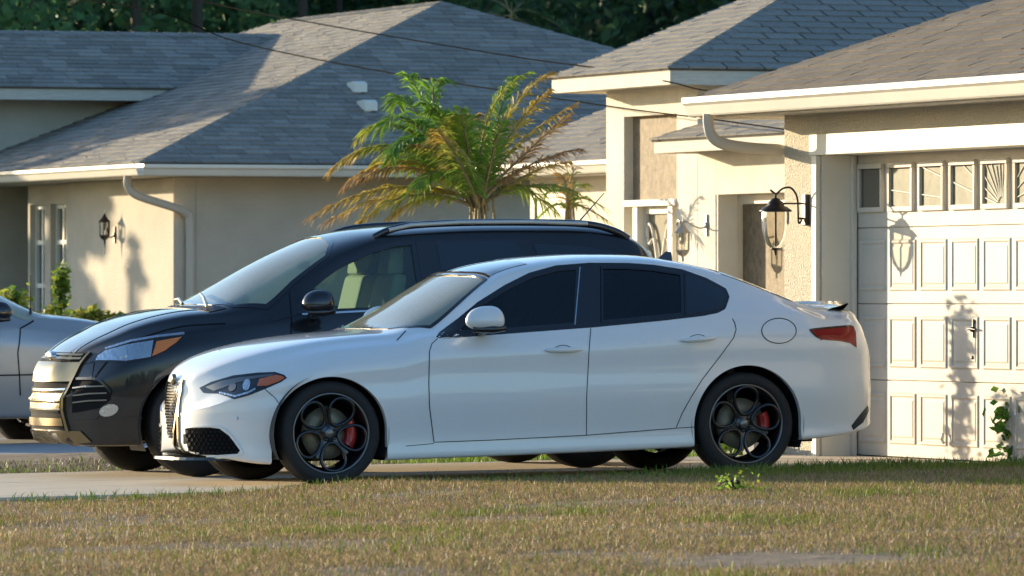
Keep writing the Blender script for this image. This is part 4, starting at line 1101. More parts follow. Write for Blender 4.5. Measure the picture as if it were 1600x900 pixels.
# ---- entrance block of the same house, standing further back ----
eh = empty('entrance_wing', (23.3, 58, .1)); tag(eh, 'tall entrance wing of cream stucco with grey hip roof between the garage and the palm', 'house')
UW = 23.3; UE = 22.85
def X(px, U=UW): return on_x(px, 300, U)[0]
def Z(px, py, U=UW): return on_x(px, py, U)[1]
def entrance():
    z_top = Z(1047,132,UE)
    vA, vB = X(947), X(1090)           # tall block far and near corners
    v975, v1057 = X(975), X(1057)
    zrec = Z(1015,180)
    # tall block
    boxo('wall', UW, UW+.3, v975, vA, 0, z_top+.1, M_STUC2, None, .01)
    boxo('wall', UW, UW+.3, vB, v1057, 0, z_top+.1, M_STUC2, None, .01)
    boxo('wall', UW+.002, UW+.3, v1057, v975, zrec, z_top+.1, M_STUC2, None, 0)
    boxo('wall', UW+.301, UW+5, vB+.002, vB+.2, 0, z_top+.1, M_STUC2, None, 0)
    boxo('wall', UW+.301, UW+5, vA-.2, vA-.002, 0, z_top+.1, M_STUC2, None, 0)
    # recess: transom panel above the door
    zh = Z(1015,322); zh2 = Z(1015,312)
    boxo('transom_panel', UW+.09, UW+.11, v1057, v975, zh2, zrec, M_SCREEN, None, 0)
    boxo('door_header', UW-.01, UW+.18, v1057+.0, v975-.0, zh, zh2, M_TRIMW, None, .004)
    boxo('door_post', UW+.02, UW+.16, X(992), X(985), 0, zh, M_TRIMW, None, .004)
    boxo('door_post', UW+.02, UW+.16, X(1047), X(1040), 0, zh, M_TRIMW, None, .004)
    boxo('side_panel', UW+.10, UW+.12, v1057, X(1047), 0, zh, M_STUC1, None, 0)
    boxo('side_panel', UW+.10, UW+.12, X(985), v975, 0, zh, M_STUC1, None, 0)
    # screen door with scroll ironwork
    d0, d1 = X(1040), X(992)
    b = MB(); b.box(UW+.12,UW+.14,d0,d1,.1,zh); sd = b.build('screen_door', mat('screen_mesh',(.34,.30,.22),.8,bump=.4,bscale=300))
    b = MB(); f=.05
    for (y0,y1,a,c_) in ((d0,d0+f,.1,zh-.002),(d1-f,d1,.1,zh-.002),(d0+f,d1-f,zh-.07,zh-.002)): b.box(UW+.09,UW+.118,y0,y1,a,c_)
    bevel(b.build('door_frame', M_TRIMW, sd),.004,1)
    yc = (d0+d1)/2; hw=(d1-d0)/2-.06
    def P(y,z): return (UW+.095, yc+y*hw, z)
    zt_ = zh-.10
    for sg in (-1,1):
        for pts in ([(.02,zt_-.95),(.05,zt_-.55),(.35,zt_-.25),(.6,zt_-.10),(.85,zt_-.06),(.95,zt_-.16),(.8,zt_-.24),(.6,zt_-.2)],
                    [(.02,zt_-1.1),(.10,zt_-.75),(.40,zt_-.52),(.75,zt_-.45),(.92,zt_-.55),(.8,zt_-.66),(.6,zt_-.62)],
                    [(.95,zt_-.30),(.75,zt_-.33),(.8,zt_-.42),(.95,zt_-.4)]):
            b = MB(); b.tube(catmull([P(sg*y,z) for y,z in pts],False),.016,6); b.build('iron_scroll', M_TRIMW, sd)
    # fascia boards and hip roof of the tall block
    oh=.45; zf1=Z(1047,108,UE); zf0=Z(1047,132,UE); ve0 = on_x(1047,120,UE)[0]; ve1 = on_x(862,130,UE)[0]
    boxo('fascia', UE, UE+.03, ve0, ve1, zf0, zf1, M_FASC, None, .003)
    boxo('fascia', UE+.031, UE+9, ve0, ve0+.03, zf0, zf1, M_FASC, None, .003)
    boxo('fascia', UE+.031, UE+9, ve1-.03, ve1, zf0, zf1, M_FASC, None, .003)
    boxo('soffit', UE+.03, UE+9, ve0+.03, ve1-.03, zf0+.02, zf0+.03, M_SOFF, None, 0)
    hw_=(ve1-ve0)/2
    # ridge found from the photograph: it meets the hip line at (1228,-2)
    A=(UE-.02,ve0-.02,zf1+.01); D=(UE-.02,ve1+.02,zf1+.01); pz=.385
    hw_=(ve1-ve0)/2+.02
    # near hip climbs in plan at 45 degrees; the roof is deeper than it is seen here
    Wd=3.05; apex=(UE-.02+Wd,ve0-.02+Wd,zf1+.01+pz*Wd); 
    E1=(UE+11,ve0-.02,zf1+.01); R1=(UE+11,ve0-.02+Wd,zf1+.01+pz*Wd)
    roof_face('roof', [A,E1,R1,apex], M_SHG, None, .165,.36, gap=.012, indiv=190, tonev=.09, prefer=lambda p: p.x)
    D2=(UE-.02,ve1+.02,zf1+.01)
    k_=(ve1+.02-(ve0-.02))
    apF=(UE-.02+.55,ve1+.02-.0,0)
    roof_face('roof', [D,A,apex,(UE-.02+Wd,ve0-.02+Wd+.001,zf1+.01+pz*Wd),] if k_<Wd else [D,A,apex,(apex[0],max(apex[1]+.01,ve1+.02-Wd),apex[2])], M_SHG, None, .143,.31, indiv=60, tonev=.10)
    roof_face('roof', [(UE+11,ve1+.02,zf1+.01),D,(apex[0],max(apex[1]+.01,ve1+.02-Wd),apex[2]),R1], M_SHG, None, .143,.31, tonev=.1)
    ridge_caps('hip_caps', A, apex, M_SHG, None); ridge_caps('ridge_caps', apex, R1, M_SHG, None)
    ridge_caps('hip_caps', D, (apex[0],max(apex[1]+.01,ve1+.02-Wd),apex[2]), M_SHG, None)
    # lower porch roof in front, wall under it with the window
    UL=22.88; vl_=on_x(1022,230,UL)[0]; z1=on_x(1022,220,UL)[1]; z0=on_x(1022,240,UL)[1]
    boxo('fascia', UL, UL+.03, 47, vl_, z0, z1, M_FASC, None, .003)
    boxo('fascia', UL+.031, UW-.002, vl_-.03, vl_, z0, z1, M_FASC, None, .003)
    boxo('soffit', UL+.03, UW-.002, 47, vl_-.03, z0+.02, z0+.03, M_SOFF, None, 0)
    A=(UL-.02,vl_+.02,z1+.008); W_=1.3; ap=(UL-.02+W_,vl_+.02-W_,z1+.008+W_*.37)
    roof_face('roof', [(UL-.02,47,z1+.008),A,ap,(ap[0],47,ap[2])], M_SHG, None, .143,.31, tonev=.12)
    roof_face('roof', [A,(UL-.02+1.6,vl_+.02,z1+.008),ap], M_SHG, None, .143,.31, tonev=.12)
    ridge_caps('hip_caps', A, ap, M_SHG, None)
    zw = Z(1150,303); w0=X(1118); w1=X(1240)
    boxo('wall', UW+.001, UW+.3, w0, vB-.001, 0, z0+.25, M_STUC2, None, .008)
    boxo('wall', UW+.001, UW+.3, 46.3, w0-.001, zw, z0+.25, M_STUC2, None, 0)
    boxo('wall', UW+.001, UW+.3, 46.3, w1, 0, zw-.001, M_STUC2, None, 0)
    boxo('window_reveal', UW+.01, UW+.198, w0-.03, w0-.002, .1, zw-.002, M_TRIMW, None, 0)
    zf_=Z(1150,318)
    wf = boxo('window', UW+.20, UW+.24, X(1151,UW+.2), w0-.002, .1, zw-.002, M_TRIMW, None, .004)
    boxo('window_head', UW+.201, UW+.24, w1, X(1151,UW+.2)-.001, zf_, zw-.002, M_TRIMW, wf, .004)
    boxo('window_blind', UW+.26, UW+.27, w1, X(1145,UW+.26), .1, zf_, M_SCREEN, wf, 0)
    # house number
    cu = bpy.data.curves.new('n','FONT'); cu.body='2'; cu.size=.27; cu.extrude=.008
    to = bpy.data.objects.new('n',cu); COL.objects.link(to); bpy.context.view_layer.update()
    me = bpy.data.meshes.new_from_object(to.evaluated_get(bpy.context.evaluated_depsgraph_get())); bpy.data.objects.remove(to)
    v_,z_ = on_x(1066,360,UW); o = link('house_number', me); me.materials.clear(); me.materials.append(M_LAMPW)
    o.matrix_world = Matrix(((0,0,-1,UW-.02),(-1,0,0,v_+.09),(0,1,0,z_-.09),(0,0,0,1)))
    # chimney-free back mass
    boxo('wall', UW+5.01, UW+10, 46.3, vA, 0, 2.4, M_STUC2, None, 0)
def far_wing():
    UQ=24.1; pq=.40; va=on_x(947,247,UQ)[0]-1.2; vb=on_x(743,263,UQ)[0]; zq=on_x(860,255,UQ)[1]-.01
    boxo('wall', UQ+.45, UQ+.65, va, vb-.35, 0, zq-.10, M_STUC2, None, .008)
    boxo('soffit', UQ+.01, UQ+.65, va, vb, zq-.115, zq-.105, M_SOFF, None, 0)
    gutter('gutter', (UQ-.02,va,zq+.012), (UQ-.02,vb,zq+.012), (-1,0,0), None, .12,.11)
    roof_face('roof', [(UQ-.03,vb+.05,zq+.02),(UQ-.03,va,zq+.02),(UQ+3.2,va,zq+.02+3.23*pq),(UQ+3.2,vb+.05,zq+.02+3.23*pq)], M_SHG, None, .143,.30, tonev=.14)
    b = MB(); b.prism([(UQ-.02,zq-.10),(UQ+3.2,zq-.10+3.22*pq),(UQ+3.2,zq+.0+3.22*pq),(UQ-.02,zq+.005)],1,vb-.02,vb+.03); b.build('barge_board', M_FASC)
    vwa=on_x(842,330,UQ+.45)[0]; vwb=on_x(888,330,UQ+.45)[0]; zw1=on_x(865,308,UQ+.45)[1]
    b = MB(); b.box(UQ+.42,UQ+.448,vwb,vwa,1.0,zw1); w_=b.build('window', M_GRPANE)
    b = MB()
    for (y0,y1,a,c_) in ((vwb-.06,vwb,1,zw1+.05),(vwa,vwa+.06,1,zw1+.05),(vwb,vwa,zw1,zw1+.05)): b.box(UQ+.40,UQ+.449,y0,y1,a,c_)
    b.build('window_frame', M_TRIMW, w_)
adopt(eh, far_wing)
adopt(eh, entrance)
def wall_lamp_cage(loc, label, m, sc=1.0, dz=0, size=1):
    r_ = empty('wall_lamp', loc); r_.scale = (size,)*3; tag(r_, label, 'lamp')
    b = MB(); b.lathe([(0,-.03),(.03,-.03),(.045,-.015),(.055,0)],8,'x',(0,0,0)); b.box(-.02,0,-.03,.03,-.12,.12); b.build('back_plate', m, r_)
    x=-.26*sc
    b = MB(); b.tube(catmull([(-.02,0,-.02),(-.10,0,-.03),(x*.8,0,.03+dz*.3),(x,0,.05+dz*(-.0 if not dz else -.9))],False),.010,6); b.tube([(x,0,.03+dz),(x,0,.10+dz)],[.010,.003],6); b.build('bracket', m, r_)
    b = MB(); b.lathe([(.004,.045),(.02,.02),(.05,-.03),(.095,-.075),(.098,-.085),(.07,-.088),(0,-.086)],6,'z',(x,0,dz),False); b.build('lamp_hood', m, r_)
    b = MB(); b.lathe([(.072,-.088),(.070,-.28),(.05,-.31)],6,'z',(x,0,dz),False); b.build('glass_shade', M_LGLASS, r_)
    b = MB()
    for i in range(6):
        a=R(60*i); b.tube([(x+.076*math.cos(a),.076*math.sin(a),-.086+dz),(x+.074*math.cos(a),.074*math.sin(a),-.28+dz),(x+.04*math.cos(a),.04*math.sin(a),-.325+dz)],.006,5)
    b.lathe([(.082,-.272),(.082,-.286),(.05,-.33),(.015,-.35),(.012,-.40),(0,-.41)],6,'z',(x,0,dz),False)
    if dz: b.tube([(x,0,-.3+dz),(x,0,-.56+dz)],[.012,.005],6)
    b.tube([(x,0,-.09+dz),(x,0,-.2+dz)],.014,6); b.build('cage', m, r_)
    return r_
v_,z_ = on_x(1103,352,UW-.01)
l2 = wall_lamp_cage((UW-.001, v_, z_), 'pale metal caged lantern on the cream wall beside the house number', M_LAMPW, 1.1, 0, .80)

# ---- neighbour's house (left) ----
nh = empty('neighbour_house', (22.5, 71.3, .1)); tag(nh, 'long beige stucco bungalow on the left with a grey shingle hip roof', 'house')
U0, V0h, ZE = 22.03, 70.75, 2.575
def neighbour():
    pz=.372; W=5.21; ov=.5
    uw, vw = U0+ov, V0h+ov
    v105, v30 = on_x(105,300,uw)[0], on_x(28,300,uw)[0]
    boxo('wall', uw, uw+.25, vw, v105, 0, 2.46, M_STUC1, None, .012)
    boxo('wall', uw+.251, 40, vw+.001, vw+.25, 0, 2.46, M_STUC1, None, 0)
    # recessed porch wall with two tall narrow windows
    ur = uw+.12
    wz1=on_x(60,320,ur)[1]; wz0=on_x(60,475,ur)[1]-.5
    xs=[(47,70),(79,103)]
    vs_=[tuple(sorted(on_x(p,320,ur)[0] for p in q)) for q in xs]   # (near,far)
    edges=[v105, vs_[1][0], vs_[1][1], vs_[0][0], vs_[0][1], v30]
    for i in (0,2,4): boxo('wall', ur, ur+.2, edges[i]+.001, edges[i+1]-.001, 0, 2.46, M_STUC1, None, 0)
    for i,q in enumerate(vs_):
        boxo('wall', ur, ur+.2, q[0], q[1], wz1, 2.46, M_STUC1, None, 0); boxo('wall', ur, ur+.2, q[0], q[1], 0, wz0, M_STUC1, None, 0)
        b = MB(); b.box(ur+.10,ur+.12,q[0],q[1],wz0,wz1); w_ = b.build('window', M_PANED)
        b = MB(); f=.05; ym=(q[0]+q[1])/2
        for (y0,y1) in ((q[0],q[0]+f),(q[1]-f,q[1]),(ym-.025,ym+.025)): b.box(ur+.06,ur+.099,y0,y1,wz0,wz1)
        for zz in (wz1-f, wz0+(wz1-wz0)*.72, wz0+(wz1-wz0)*.42, wz0): b.box(ur+.065,ur+.098,q[0]+f,q[1]-f,zz,zz+f)
        b.build('window_frame', M_TRIMW, w_)
    boxo('wall', uw+1.6, uw+1.8, v30, 84, 0, 2.5, M_STUC1, None, 0)
    boxo('wall', ur+.201, uw+1.6, v30+.001, v30+.2, 0, 2.46, M_STUC1, None, 0)
    # roof: hip end towards the street, ridge running back
    z0=ZE+.03
    A=(U0-.03,V0h-.03,z0); ap=(U0+W,V0h+W,z0+pz*W+.02); Bc=(U0+2*W+.03,V0h-.03,z0)
    zr_=ap[2]; rend=on_x(440,38,U0+W)[0]
    roof_face('roof', [A,Bc,ap], M_SHG, None, .143,.30, indiv=300, tonev=.22, prefer=lambda p: abs(p.x-25)+.0*p.z)
    roof_face('roof', [(U0-.03,rend+W,z0),A,ap,(U0+W,rend,zr_)], M_SHG, None, .143,.30, tonev=.20)
    roof_face('roof', [Bc,(U0+2*W+.03,rend+W,z0),(U0+W,rend,zr_),ap], M_SHG, None, .143,.30, tonev=.20)
    ridge_caps('hip_caps', A, ap, M_SHG, None); ridge_caps('hip_caps', Bc, ap, M_SHG, None); ridge_caps('ridge_caps', ap, (U0+W,rend,zr_), M_SHG, None)
    ridge_caps('hip_caps', (U0+W,rend,zr_), (U0-.03,rend+W,z0), M_SHG, None)
    gutter('gutter', (U0-.035,V0h-.16,ZE+.012), (U0-.035,rend+W,ZE+.012), (-1,0,0), None, .12,.11)
    gutter('gutter', (U0-.03,V0h-.035,ZE+.010), (U0+W*.9,V0h-.035,ZE+.010), (0,-1,0), None, .12,.11)
    boxo('soffit', U0, uw+.3, V0h, rend+W, 2.462, 2.472, M_SOFF, None, 0); boxo('soffit', uw+.301, 33, V0h, vw+.2, 2.462, 2.472, M_SOFF, None, 0)
    downpipe('downpipe', [(U0-.05,V0h+.35,2.46),(U0-.05,V0h+.35,2.36),(U0+.05,V0h+.33,2.26),(U0+.45,V0h+.36,2.14),(U0+.60,V0h+.42,2.08),(U0+.66,V0h+.44,1.95),(U0+.66,V0h+.44,1.0),(U0+.66,V0h+.44,.1)], .045, None)
    # raised side wing at the back left: wall, fascia, roof
    Vw=78.45; Ve=77.9; ze=3.60
    boxo('wall', 22.0, 25.6, Vw, Vw+.2, 0, ze-.06, M_STUC1, None, 0)
    boxo('fascia', 21.5, 25.75, Ve, Ve+.03, ze-.14, ze+.0, M_FASC, None, .003)
    boxo('soffit', 21.5, 25.7, Ve+.03, Vw, ze-.12, ze-.11, M_SOFF, None, 0)
    vr=Ve+1.9; zr2=ze+.37*1.9
    roof_face('roof', [(21.5,Ve-.03,ze+.008),(24.94,Ve-.03,ze+.008),(27.0,vr,zr2+.01),(21.5,vr,zr2+.01)], M_SHG, None, .143,.30, tonev=.22)
    roof_face('roof', [(27.0,vr+2,ze),(21.5,vr+2,ze),(21.5,vr,zr2+.01),(27.0,vr,zr2+.01)], M_SHG, None, .143,.30, tonev=.22)
    ridge_caps('ridge_caps', (21.5,vr,zr2+.01), (27.2,vr,zr2+.01), M_SHG, None)
    # roof vents on the street face
    for (px,py) in ((559,143),(575,172)):
        # intersect the photo ray with the face plane z = z0 + pz*(y - V0h)
        k=(px-800)/FPX; d=Vector((CP*k+SP,-SP*k+CP,(HZN-py)/FPX)); t=(z0-pz*(V0h-.03)-CAMZ)/(d.z-pz*d.y); p=d*t+Vector((0,0,CAMZ))
        b = MB(); b.prism([(p.y-.13,p.z-.01),(p.y-.13,p.z+.08),(p.y-.06,p.z+.11),(p.y+.14,p.z+.10),(p.y+.22,p.z+.03)],0,p.x-.075,p.x+.065) ; b.tube([(p.x-.03,p.y-.05,p.z-.10),(p.x-.03,p.y-.05,p.z+.01)],.05,10)
        recalc(b.build('roof_vent', M_TRIMW))
adopt(nh, neighbour)
v_,z_ = on_x(180,367,U0+.5)
wall_lamp_cage((U0+.499, v_, z_), 'black lantern with a long tail on the sunlit beige wall at the far left', M_IRON, .62, .27, .74)
# ------------------------------------------------------------------ power cables
def cable(pts, depths, label, group):
    P = [at_depth(p[0],p[1],d) for p,d in zip(pts,depths)]; b = MB(); b.tube(catmull([tuple(p) for p in P], False, 8), .0065, 6); o = b.build('power_cable', M_WIRE); tag(o, label, 'cable', group)
cable([(-700,-190),(-80,-35),(230,15),(370,65),(600,112),(945,165),(1110,186),(1260,207)], [78,74,71,70,67,62,59.5,57.0], 'lower of the two thin black cables crossing in front of the palm', 'power cables over the roofs')
cable([(-500,-260),(60,-70),(310,0),(480,34),(800,88),(945,108),(1050,129),(1110,142),(1260,150)], [80,75,72.5,70,66,64,62,61,58.5], 'upper thin black cable running to the roof of the entrance wing', 'power cables over the roofs')
# ------------------------------------------------------------------ plants
def leaf_quads(n, pos, size, aspect=.5, up=.2):
    """n leaves: diamonds with two triangles; pos (n,3), size (n,)"""
    a = rng.normal(size=(n,3)); a[:,2] = a[:,2]*.6+up; a /= np.linalg.norm(a,axis=1)[:,None]
    r = rng.normal(size=(n,3)); b = np.cross(a,r); b /= np.linalg.norm(b,axis=1)[:,None]+1e-9
    s = size[:,None]
    V = np.stack([pos-a*s, pos+b*s*aspect, pos+a*s, pos-b*s*aspect],1).reshape(-1,3)
    F = (np.arange(n)*4)[:,None]+np.array([0,1,2,3]); return V, F
def tones(base, n, k, var=.25, per=4):
    t = np.array(base)[None]*(1+(rng.rand(n,1)-.5)*2*var)*np.array([1,1,1])[None]+rng.normal(size=(n,3))*.006
    return np.repeat(np.clip(t,.004,1),per,0)
def tree(name, x, y, h, r, label, group, base=(.030,.055,.018), nleaf=5000, leaf=.16, cz=.6, z0=0, low=.15):
    root = empty(name, (x,y,z0)); tag(root, label, 'tree', group)
    b = MB(); tops=[]
    b.tube([(0,0,-.1),(.05,.02,h*.25),(.0,.1,h*.5),(.1,0,h*.8)],[.20,.15,.11,.03],8)
    lobes=[]
    for i in range(15):
        a=rng.rand()*6.28; rr=r*(.25+.6*rng.rand()); zz=h*(low+(.92-low)*rng.rand()); sc=1-abs(zz/h-.55)*.9
        c_=np.array([math.cos(a)*rr*sc, math.sin(a)*rr*sc, zz]); lobes.append((c_, r*(.30+.25*rng.rand())))
        b.tube([(0,.05,h*.3),(c_[0]*.5,c_[1]*.5,zz*.8),tuple(c_)],[.07,.045,.015],5)
    b.build('trunk', M_BARK, root)
    P=[];T_=[]
    for c_,s_ in lobes:
        n=nleaf//15; d=rng.normal(size=(n,3)); d/=np.linalg.norm(d,axis=1)[:,None]; rad=s_*(.55+.5*rng.rand(n,1)**.6)
        P.append(c_+d*rad*np.array([1,1,.75])); sh=.75+.5*rng.rand(); T_.append(tones(np.array(base)*sh,n,0,.4))
    P=np.vstack(P); n=len(P); V,F=leaf_quads(n,P,leaf*(.6+.8*rng.rand(n)),.55)
    link('crown', fast_mesh('crown',V,F,M_LEAF,np.vstack(T_),4), root); return root
# backdrop wood behind the houses
def wood():
    P=[];T_=[];S=[]
    b = MB()
    for i in range(120):
        px = -700+3000*rng.rand(); Y=112+34*rng.rand(); p=at_depth(px, HZN, Y); h=7.0+3.2*rng.rand()
        if px < 950: h += .8
        base=np.array([.13,.25,.10])*(.35+.8*rng.rand())
        for k in range(5):
            c_=np.array([p.x+rng.normal()*1.3, p.y+rng.normal()*1.3, h*(.25+.68*k/4)]); n=480; d=rng.normal(size=(n,3)); d/=np.linalg.norm(d,axis=1)[:,None]
            P.append(c_+d*(1.5*(.6+.5*rng.rand(n,1)))*np.array([1,1,.8])); S.append(.115*(.6+rng.rand(n))); T_.append(tones(base*(.7+.6*rng.rand()),n,0,.5))
        b.tube([(p.x,p.y,-.2),(p.x,p.y,h*.8)],[.18,.06],6)
    P=np.vstack(P);n=len(P);V,F=leaf_quads(n,P,np.concatenate(S),.55)
    o=link('background_wood',fast_mesh('background_wood',V,F,M_LEAF,np.vstack(T_),4)); tag(o,'dark green wood behind the roofs','wood',kind='stuff')
    o2=b.build('background_trunks',M_BARK); tag(o2,'dark trunks of the wood behind the roofs','wood',kind='stuff')
wood()
tree('broad_shade_tree',17.0,88,6.6,1.5,'unseen leafy tree added to shade the left end of the neighbour house',None,nleaf=3500,z0=-.2)  # out of view, added to shade the neighbour's left wall and roof
tree('slim_shade_tree',15.75,86.3,4.5,.17,'unseen slim tree added to cast a narrow shadow on the neighbour wall',None,nleaf=2500,leaf=.09,z0=-.2,low=.02)  # out of view, added and shaped to throw a tapering shadow on the wall
# the far side of the street, seen in the cars' reflections
def street_side():
    P=[];T_=[];S=[]
    for i in range(46):
        x=-75+3.4*i+rng.normal(); y=-34-10*rng.rand(); h=4.5+4*rng.rand(); base=np.array([.05,.10,.035])*(.5+.7*rng.rand())
        for k in range(5):
            c_=np.array([x+rng.normal()*1.3,y+rng.normal(),h*(.12+.78*k/4)]); n=110; d=rng.normal(size=(n,3)); d/=np.linalg.norm(d,axis=1)[:,None]
            P.append(c_+d*(1.7*(.6+.5*rng.rand(n,1)))); S.append(.34*(.6+rng.rand(n))); T_.append(tones(base,n,0,.5))
    P=np.vstack(P);n=len(P);V,F=leaf_quads(n,P,np.concatenate(S),.6)
    tag(link('street_trees',fast_mesh('street_trees',V,F,M_LEAF,np.vstack(T_),4)),'belt of dark green trees on the far side of the street','trees',kind='stuff')
street_side()
def frond(P0, ctrl, P1, nleaf, ll, col0, col1, seed, droop=.5, wid=.009):
    """quadratic rachis + leaflets; returns V,F,T and rachis points"""
    rs = np.random.RandomState(seed); P0,C,P1=map(lambda p: np.array(p,float),(P0,ctrl,P1)); pts=[]
    V=[];F=[];Tn=[]
    for i in range(nleaf):
        t=.16+.84*i/(nleaf-1); p=(1-t)**2*P0+2*t*(1-t)*C+t*t*P1; d=2*(1-t)*(C-P0)+2*t*(P1-C); d/=np.linalg.norm(d)
        side=np.cross(d,[0,0,1]); side/=np.linalg.norm(side)+1e-6; upv=np.cross(side,d)
        L=ll*(math.sin(math.pi*min(1,.12+.80*t))**.6)*(.8+.4*rs.rand())
        for sg in (-1,1):
            dirv=d*(.75+.2*rs.rand())+side*sg*(.75)+upv*(.25*rs.rand()); dirv+=rs.normal(size=3)*.10; dirv/=np.linalg.norm(dirv)
            a=p; m1=a+dirv*L*.5+np.array([0,0,-.02]); e=m1+dirv*L*.45+np.array([0,0,-L*droop*(.5+.5*rs.rand())])
            wv=np.cross(dirv,upv); wv/=np.linalg.norm(wv)+1e-6; w=wid*(.7+.5*rs.rand()); tw=rs.normal()*.5; wv=wv*math.cos(tw)+upv*math.sin(tw)
            n=len(V); V+= [a-wv*w*.4,a+wv*w*.4,m1+wv*w,m1-wv*w,e]
            F+= [(n,n+1,n+2,n+3),(n+3,n+2,n+4,n+4)]
            k=min(1,max(0,(t**2.2+rs.normal()*.12))); c_=np.array(col0)*(1-k)+np.array(col1)*k; c_=c_*(.75+.5*rs.rand()); Tn+=[c_]*5
    for i in range(12): t=i/11; pts.append(tuple((1-t)**2*P0+2*t*(1-t)*C+t*t*P1))
    return V,F,Tn,pts
def quadmesh(name, V, F, Tn, m):
    me=bpy.data.meshes.new(name); me.from_pydata([tuple(v) for v in V],[],[f if f[2]!=f[3] else f[:3] for f in F]); me.update()
    a=me.color_attributes.new('tone','FLOAT_COLOR','POINT'); a.data.foreach_set('color',np.hstack([np.array(Tn),np.ones((len(Tn),1))]).astype(np.float32).ravel()); me.materials.append(m); return me
G1=(.14,.30,.04); G2=(.24,.38,.05); Y1=(.38,.36,.06); O1=(.46,.28,.06); B1=(.40,.24,.11)
def palm(name, base_px, Y, fr, label, nl=34, ll=.26, sc=1, stems=8, hgt=None):
    bp = at_depth(base_px[0], base_px[1], Y); root=empty(name,(bp.x,bp.y,slope(bp.x))); tag(root,label,'palm'); loc=Vector((bp.x,bp.y,slope(bp.x)))
    b=MB()
    for i in range(stems):
        o_=Vector((rng.normal()*.07,rng.normal()*.07,0)); b.tube([o_*1.6+Vector((0,0,-.1)),o_*1.2+Vector((0,0,(bp.z-loc.z)*.6)),o_*.8+Vector((0,0,bp.z-loc.z+.16))],[.05,.036,.006],8)
    b.build('trunk',M_FIBRE,root)
    for i,(cpx,tpx,dy,c0,c1) in enumerate(fr):
        P0=at_depth(base_px[0]+rng.normal()*5,base_px[1]+rng.normal()*6,Y)-loc; P1=at_depth(tpx[0],tpx[1],Y+dy)-loc
        M_=at_depth(cpx[0],cpx[1],Y+dy*.6)-loc; C=(M_-(P0+P1)*.25)*2
        L=(P1-P0).length; V,F,Tn,pts=frond(P0,C,P1,int(nl*max(.6,L/1.1)),ll,c0,c1,100+i*7+int(base_px[0]),.5)
        f_=link('frond',quadmesh('frond',V,F,Tn,M_LEAF),root)
        bb=MB(); bb.tube(pts,[.014*(1-.8*k/11)+.002 for k in range(12)],5); link('rachis',bb.mesh('rachis',M_FIBRE),f_)
    return root
FR=[((665,165),(640,118),.3,G1,G2),((680,170),(700,125),-.2,G1,G2),((650,175),(620,160),.6,G1,G2),((650,195),(595,205),-.5,G1,G2),((640,205),(560,215),.2,G1,Y1),
 ((630,230),(520,262),-.3,G1,O1),((640,238),(535,250),.5,G2,O1),((650,255),(555,275),.1,Y1,O1),((640,262),(540,290),-.7,O1,B1),
 ((620,292),(485,338),.0,Y1,B1),((640,300),(510,345),.5,Y1,B1),((650,305),(560,348),-.5,G2,O1),((665,310),(600,352),.2,Y1,B1),
 ((705,235),(690,185),.9,G1,O1),((715,230),(715,180),-.8,G2,O1),((735,220),(740,180),.4,G1,B1),((700,250),(650,225),-1.0,G1,O1),((690,265),(640,262),.9,G1,G1),((700,270),(650,290),-.9,G2,G1),
 ((765,180),(828,112),-.1,Y1,G2),((775,200),(800,120),.5,G1,G1),((790,185),(862,112),.3,Y1,O1),((795,215),(858,140),-.5,Y1,O1),((800,235),(898,162),.1,Y1,O1),
 ((810,250),(888,178),.7,B1,O1),((820,262),(905,232),-.4,B1,B1),((820,275),(890,252),.5,Y1,B1),((830,290),(900,300),-.2,G2,Y1),((800,290),(865,330),.6,G1,Y1),
 ((770,240),(785,190),-.9,G1,G1),((755,250),(765,205),.9,G1,O1),((720,260),(705,225),.2,G1,B1),((728,275),(700,255),-.6,B1,B1),
 ((690,215),(640,190),.1,G1,G2),((700,205),(665,160),-.7,G1,G2),((685,230),(610,232),-.9,G1,G1),((675,245),(590,250),1.0,G1,Y1),((695,235),(655,205),1.1,G2,G1),((710,250),(680,215),-1.2,G1,O1),((680,255),(600,262),.3,G1,G2)]
rj=np.random.RandomState(5)
for f_ in FR[13:19]+FR[33:]:
    j=rj.normal(size=4)*10; FR=FR+[((f_[0][0]+j[0],f_[0][1]+j[1]),(f_[1][0]+j[2]+8,f_[1][1]+j[3]),f_[2]+rj.normal()*.5,G1 if rj.rand()<.6 else f_[3],G2 if rj.rand()<.6 else f_[4])]
palm('palm_tree',(748,322),61,FR,'bushy yellow green palm with browning fronds rising behind the dark car',nl=56,ll=.26)
FR2=[((880,300),(850,305),.2,G1,Y1),((885,295),(872,270),-.2,B1,O1),((895,300),(915,290),.1,G2,Y1),((900,310),(945,325),.2,G1,Y1),((900,320),(950,345),-.2,Y1,Y1),((878,320),(845,335),.0,G1,G2),((890,290),(900,262),.1,G1,B1)]
palm('small_palm',(886,345),64.0,FR2,'small sparse palm in front of the cream wall right of the big palm',nl=24,ll=.20,stems=1)
FR3=[((760,20),(720,40),0,(.05,.10,.03),(.05,.12,.04)),((790,-10),(800,-30),0,(.05,.10,.03),(.05,.12,.04)),((820,15),(880,45),0,(.05,.10,.03),(.05,.12,.04)),((830,0),(880,0),.5,(.05,.10,.03),(.05,.12,.04)),((770,0),(730,5),.5,(.05,.10,.03),(.05,.12,.04)),((810,30),(850,60),0,(.05,.10,.03),(.05,.12,.04)),((780,30),(760,60),0,(.05,.10,.03),(.05,.12,.04))]
palm('background_palm',(800,22),105,FR3,'dark green palm crown showing against the wood above the neighbour roof',nl=26,ll=.7,stems=1)
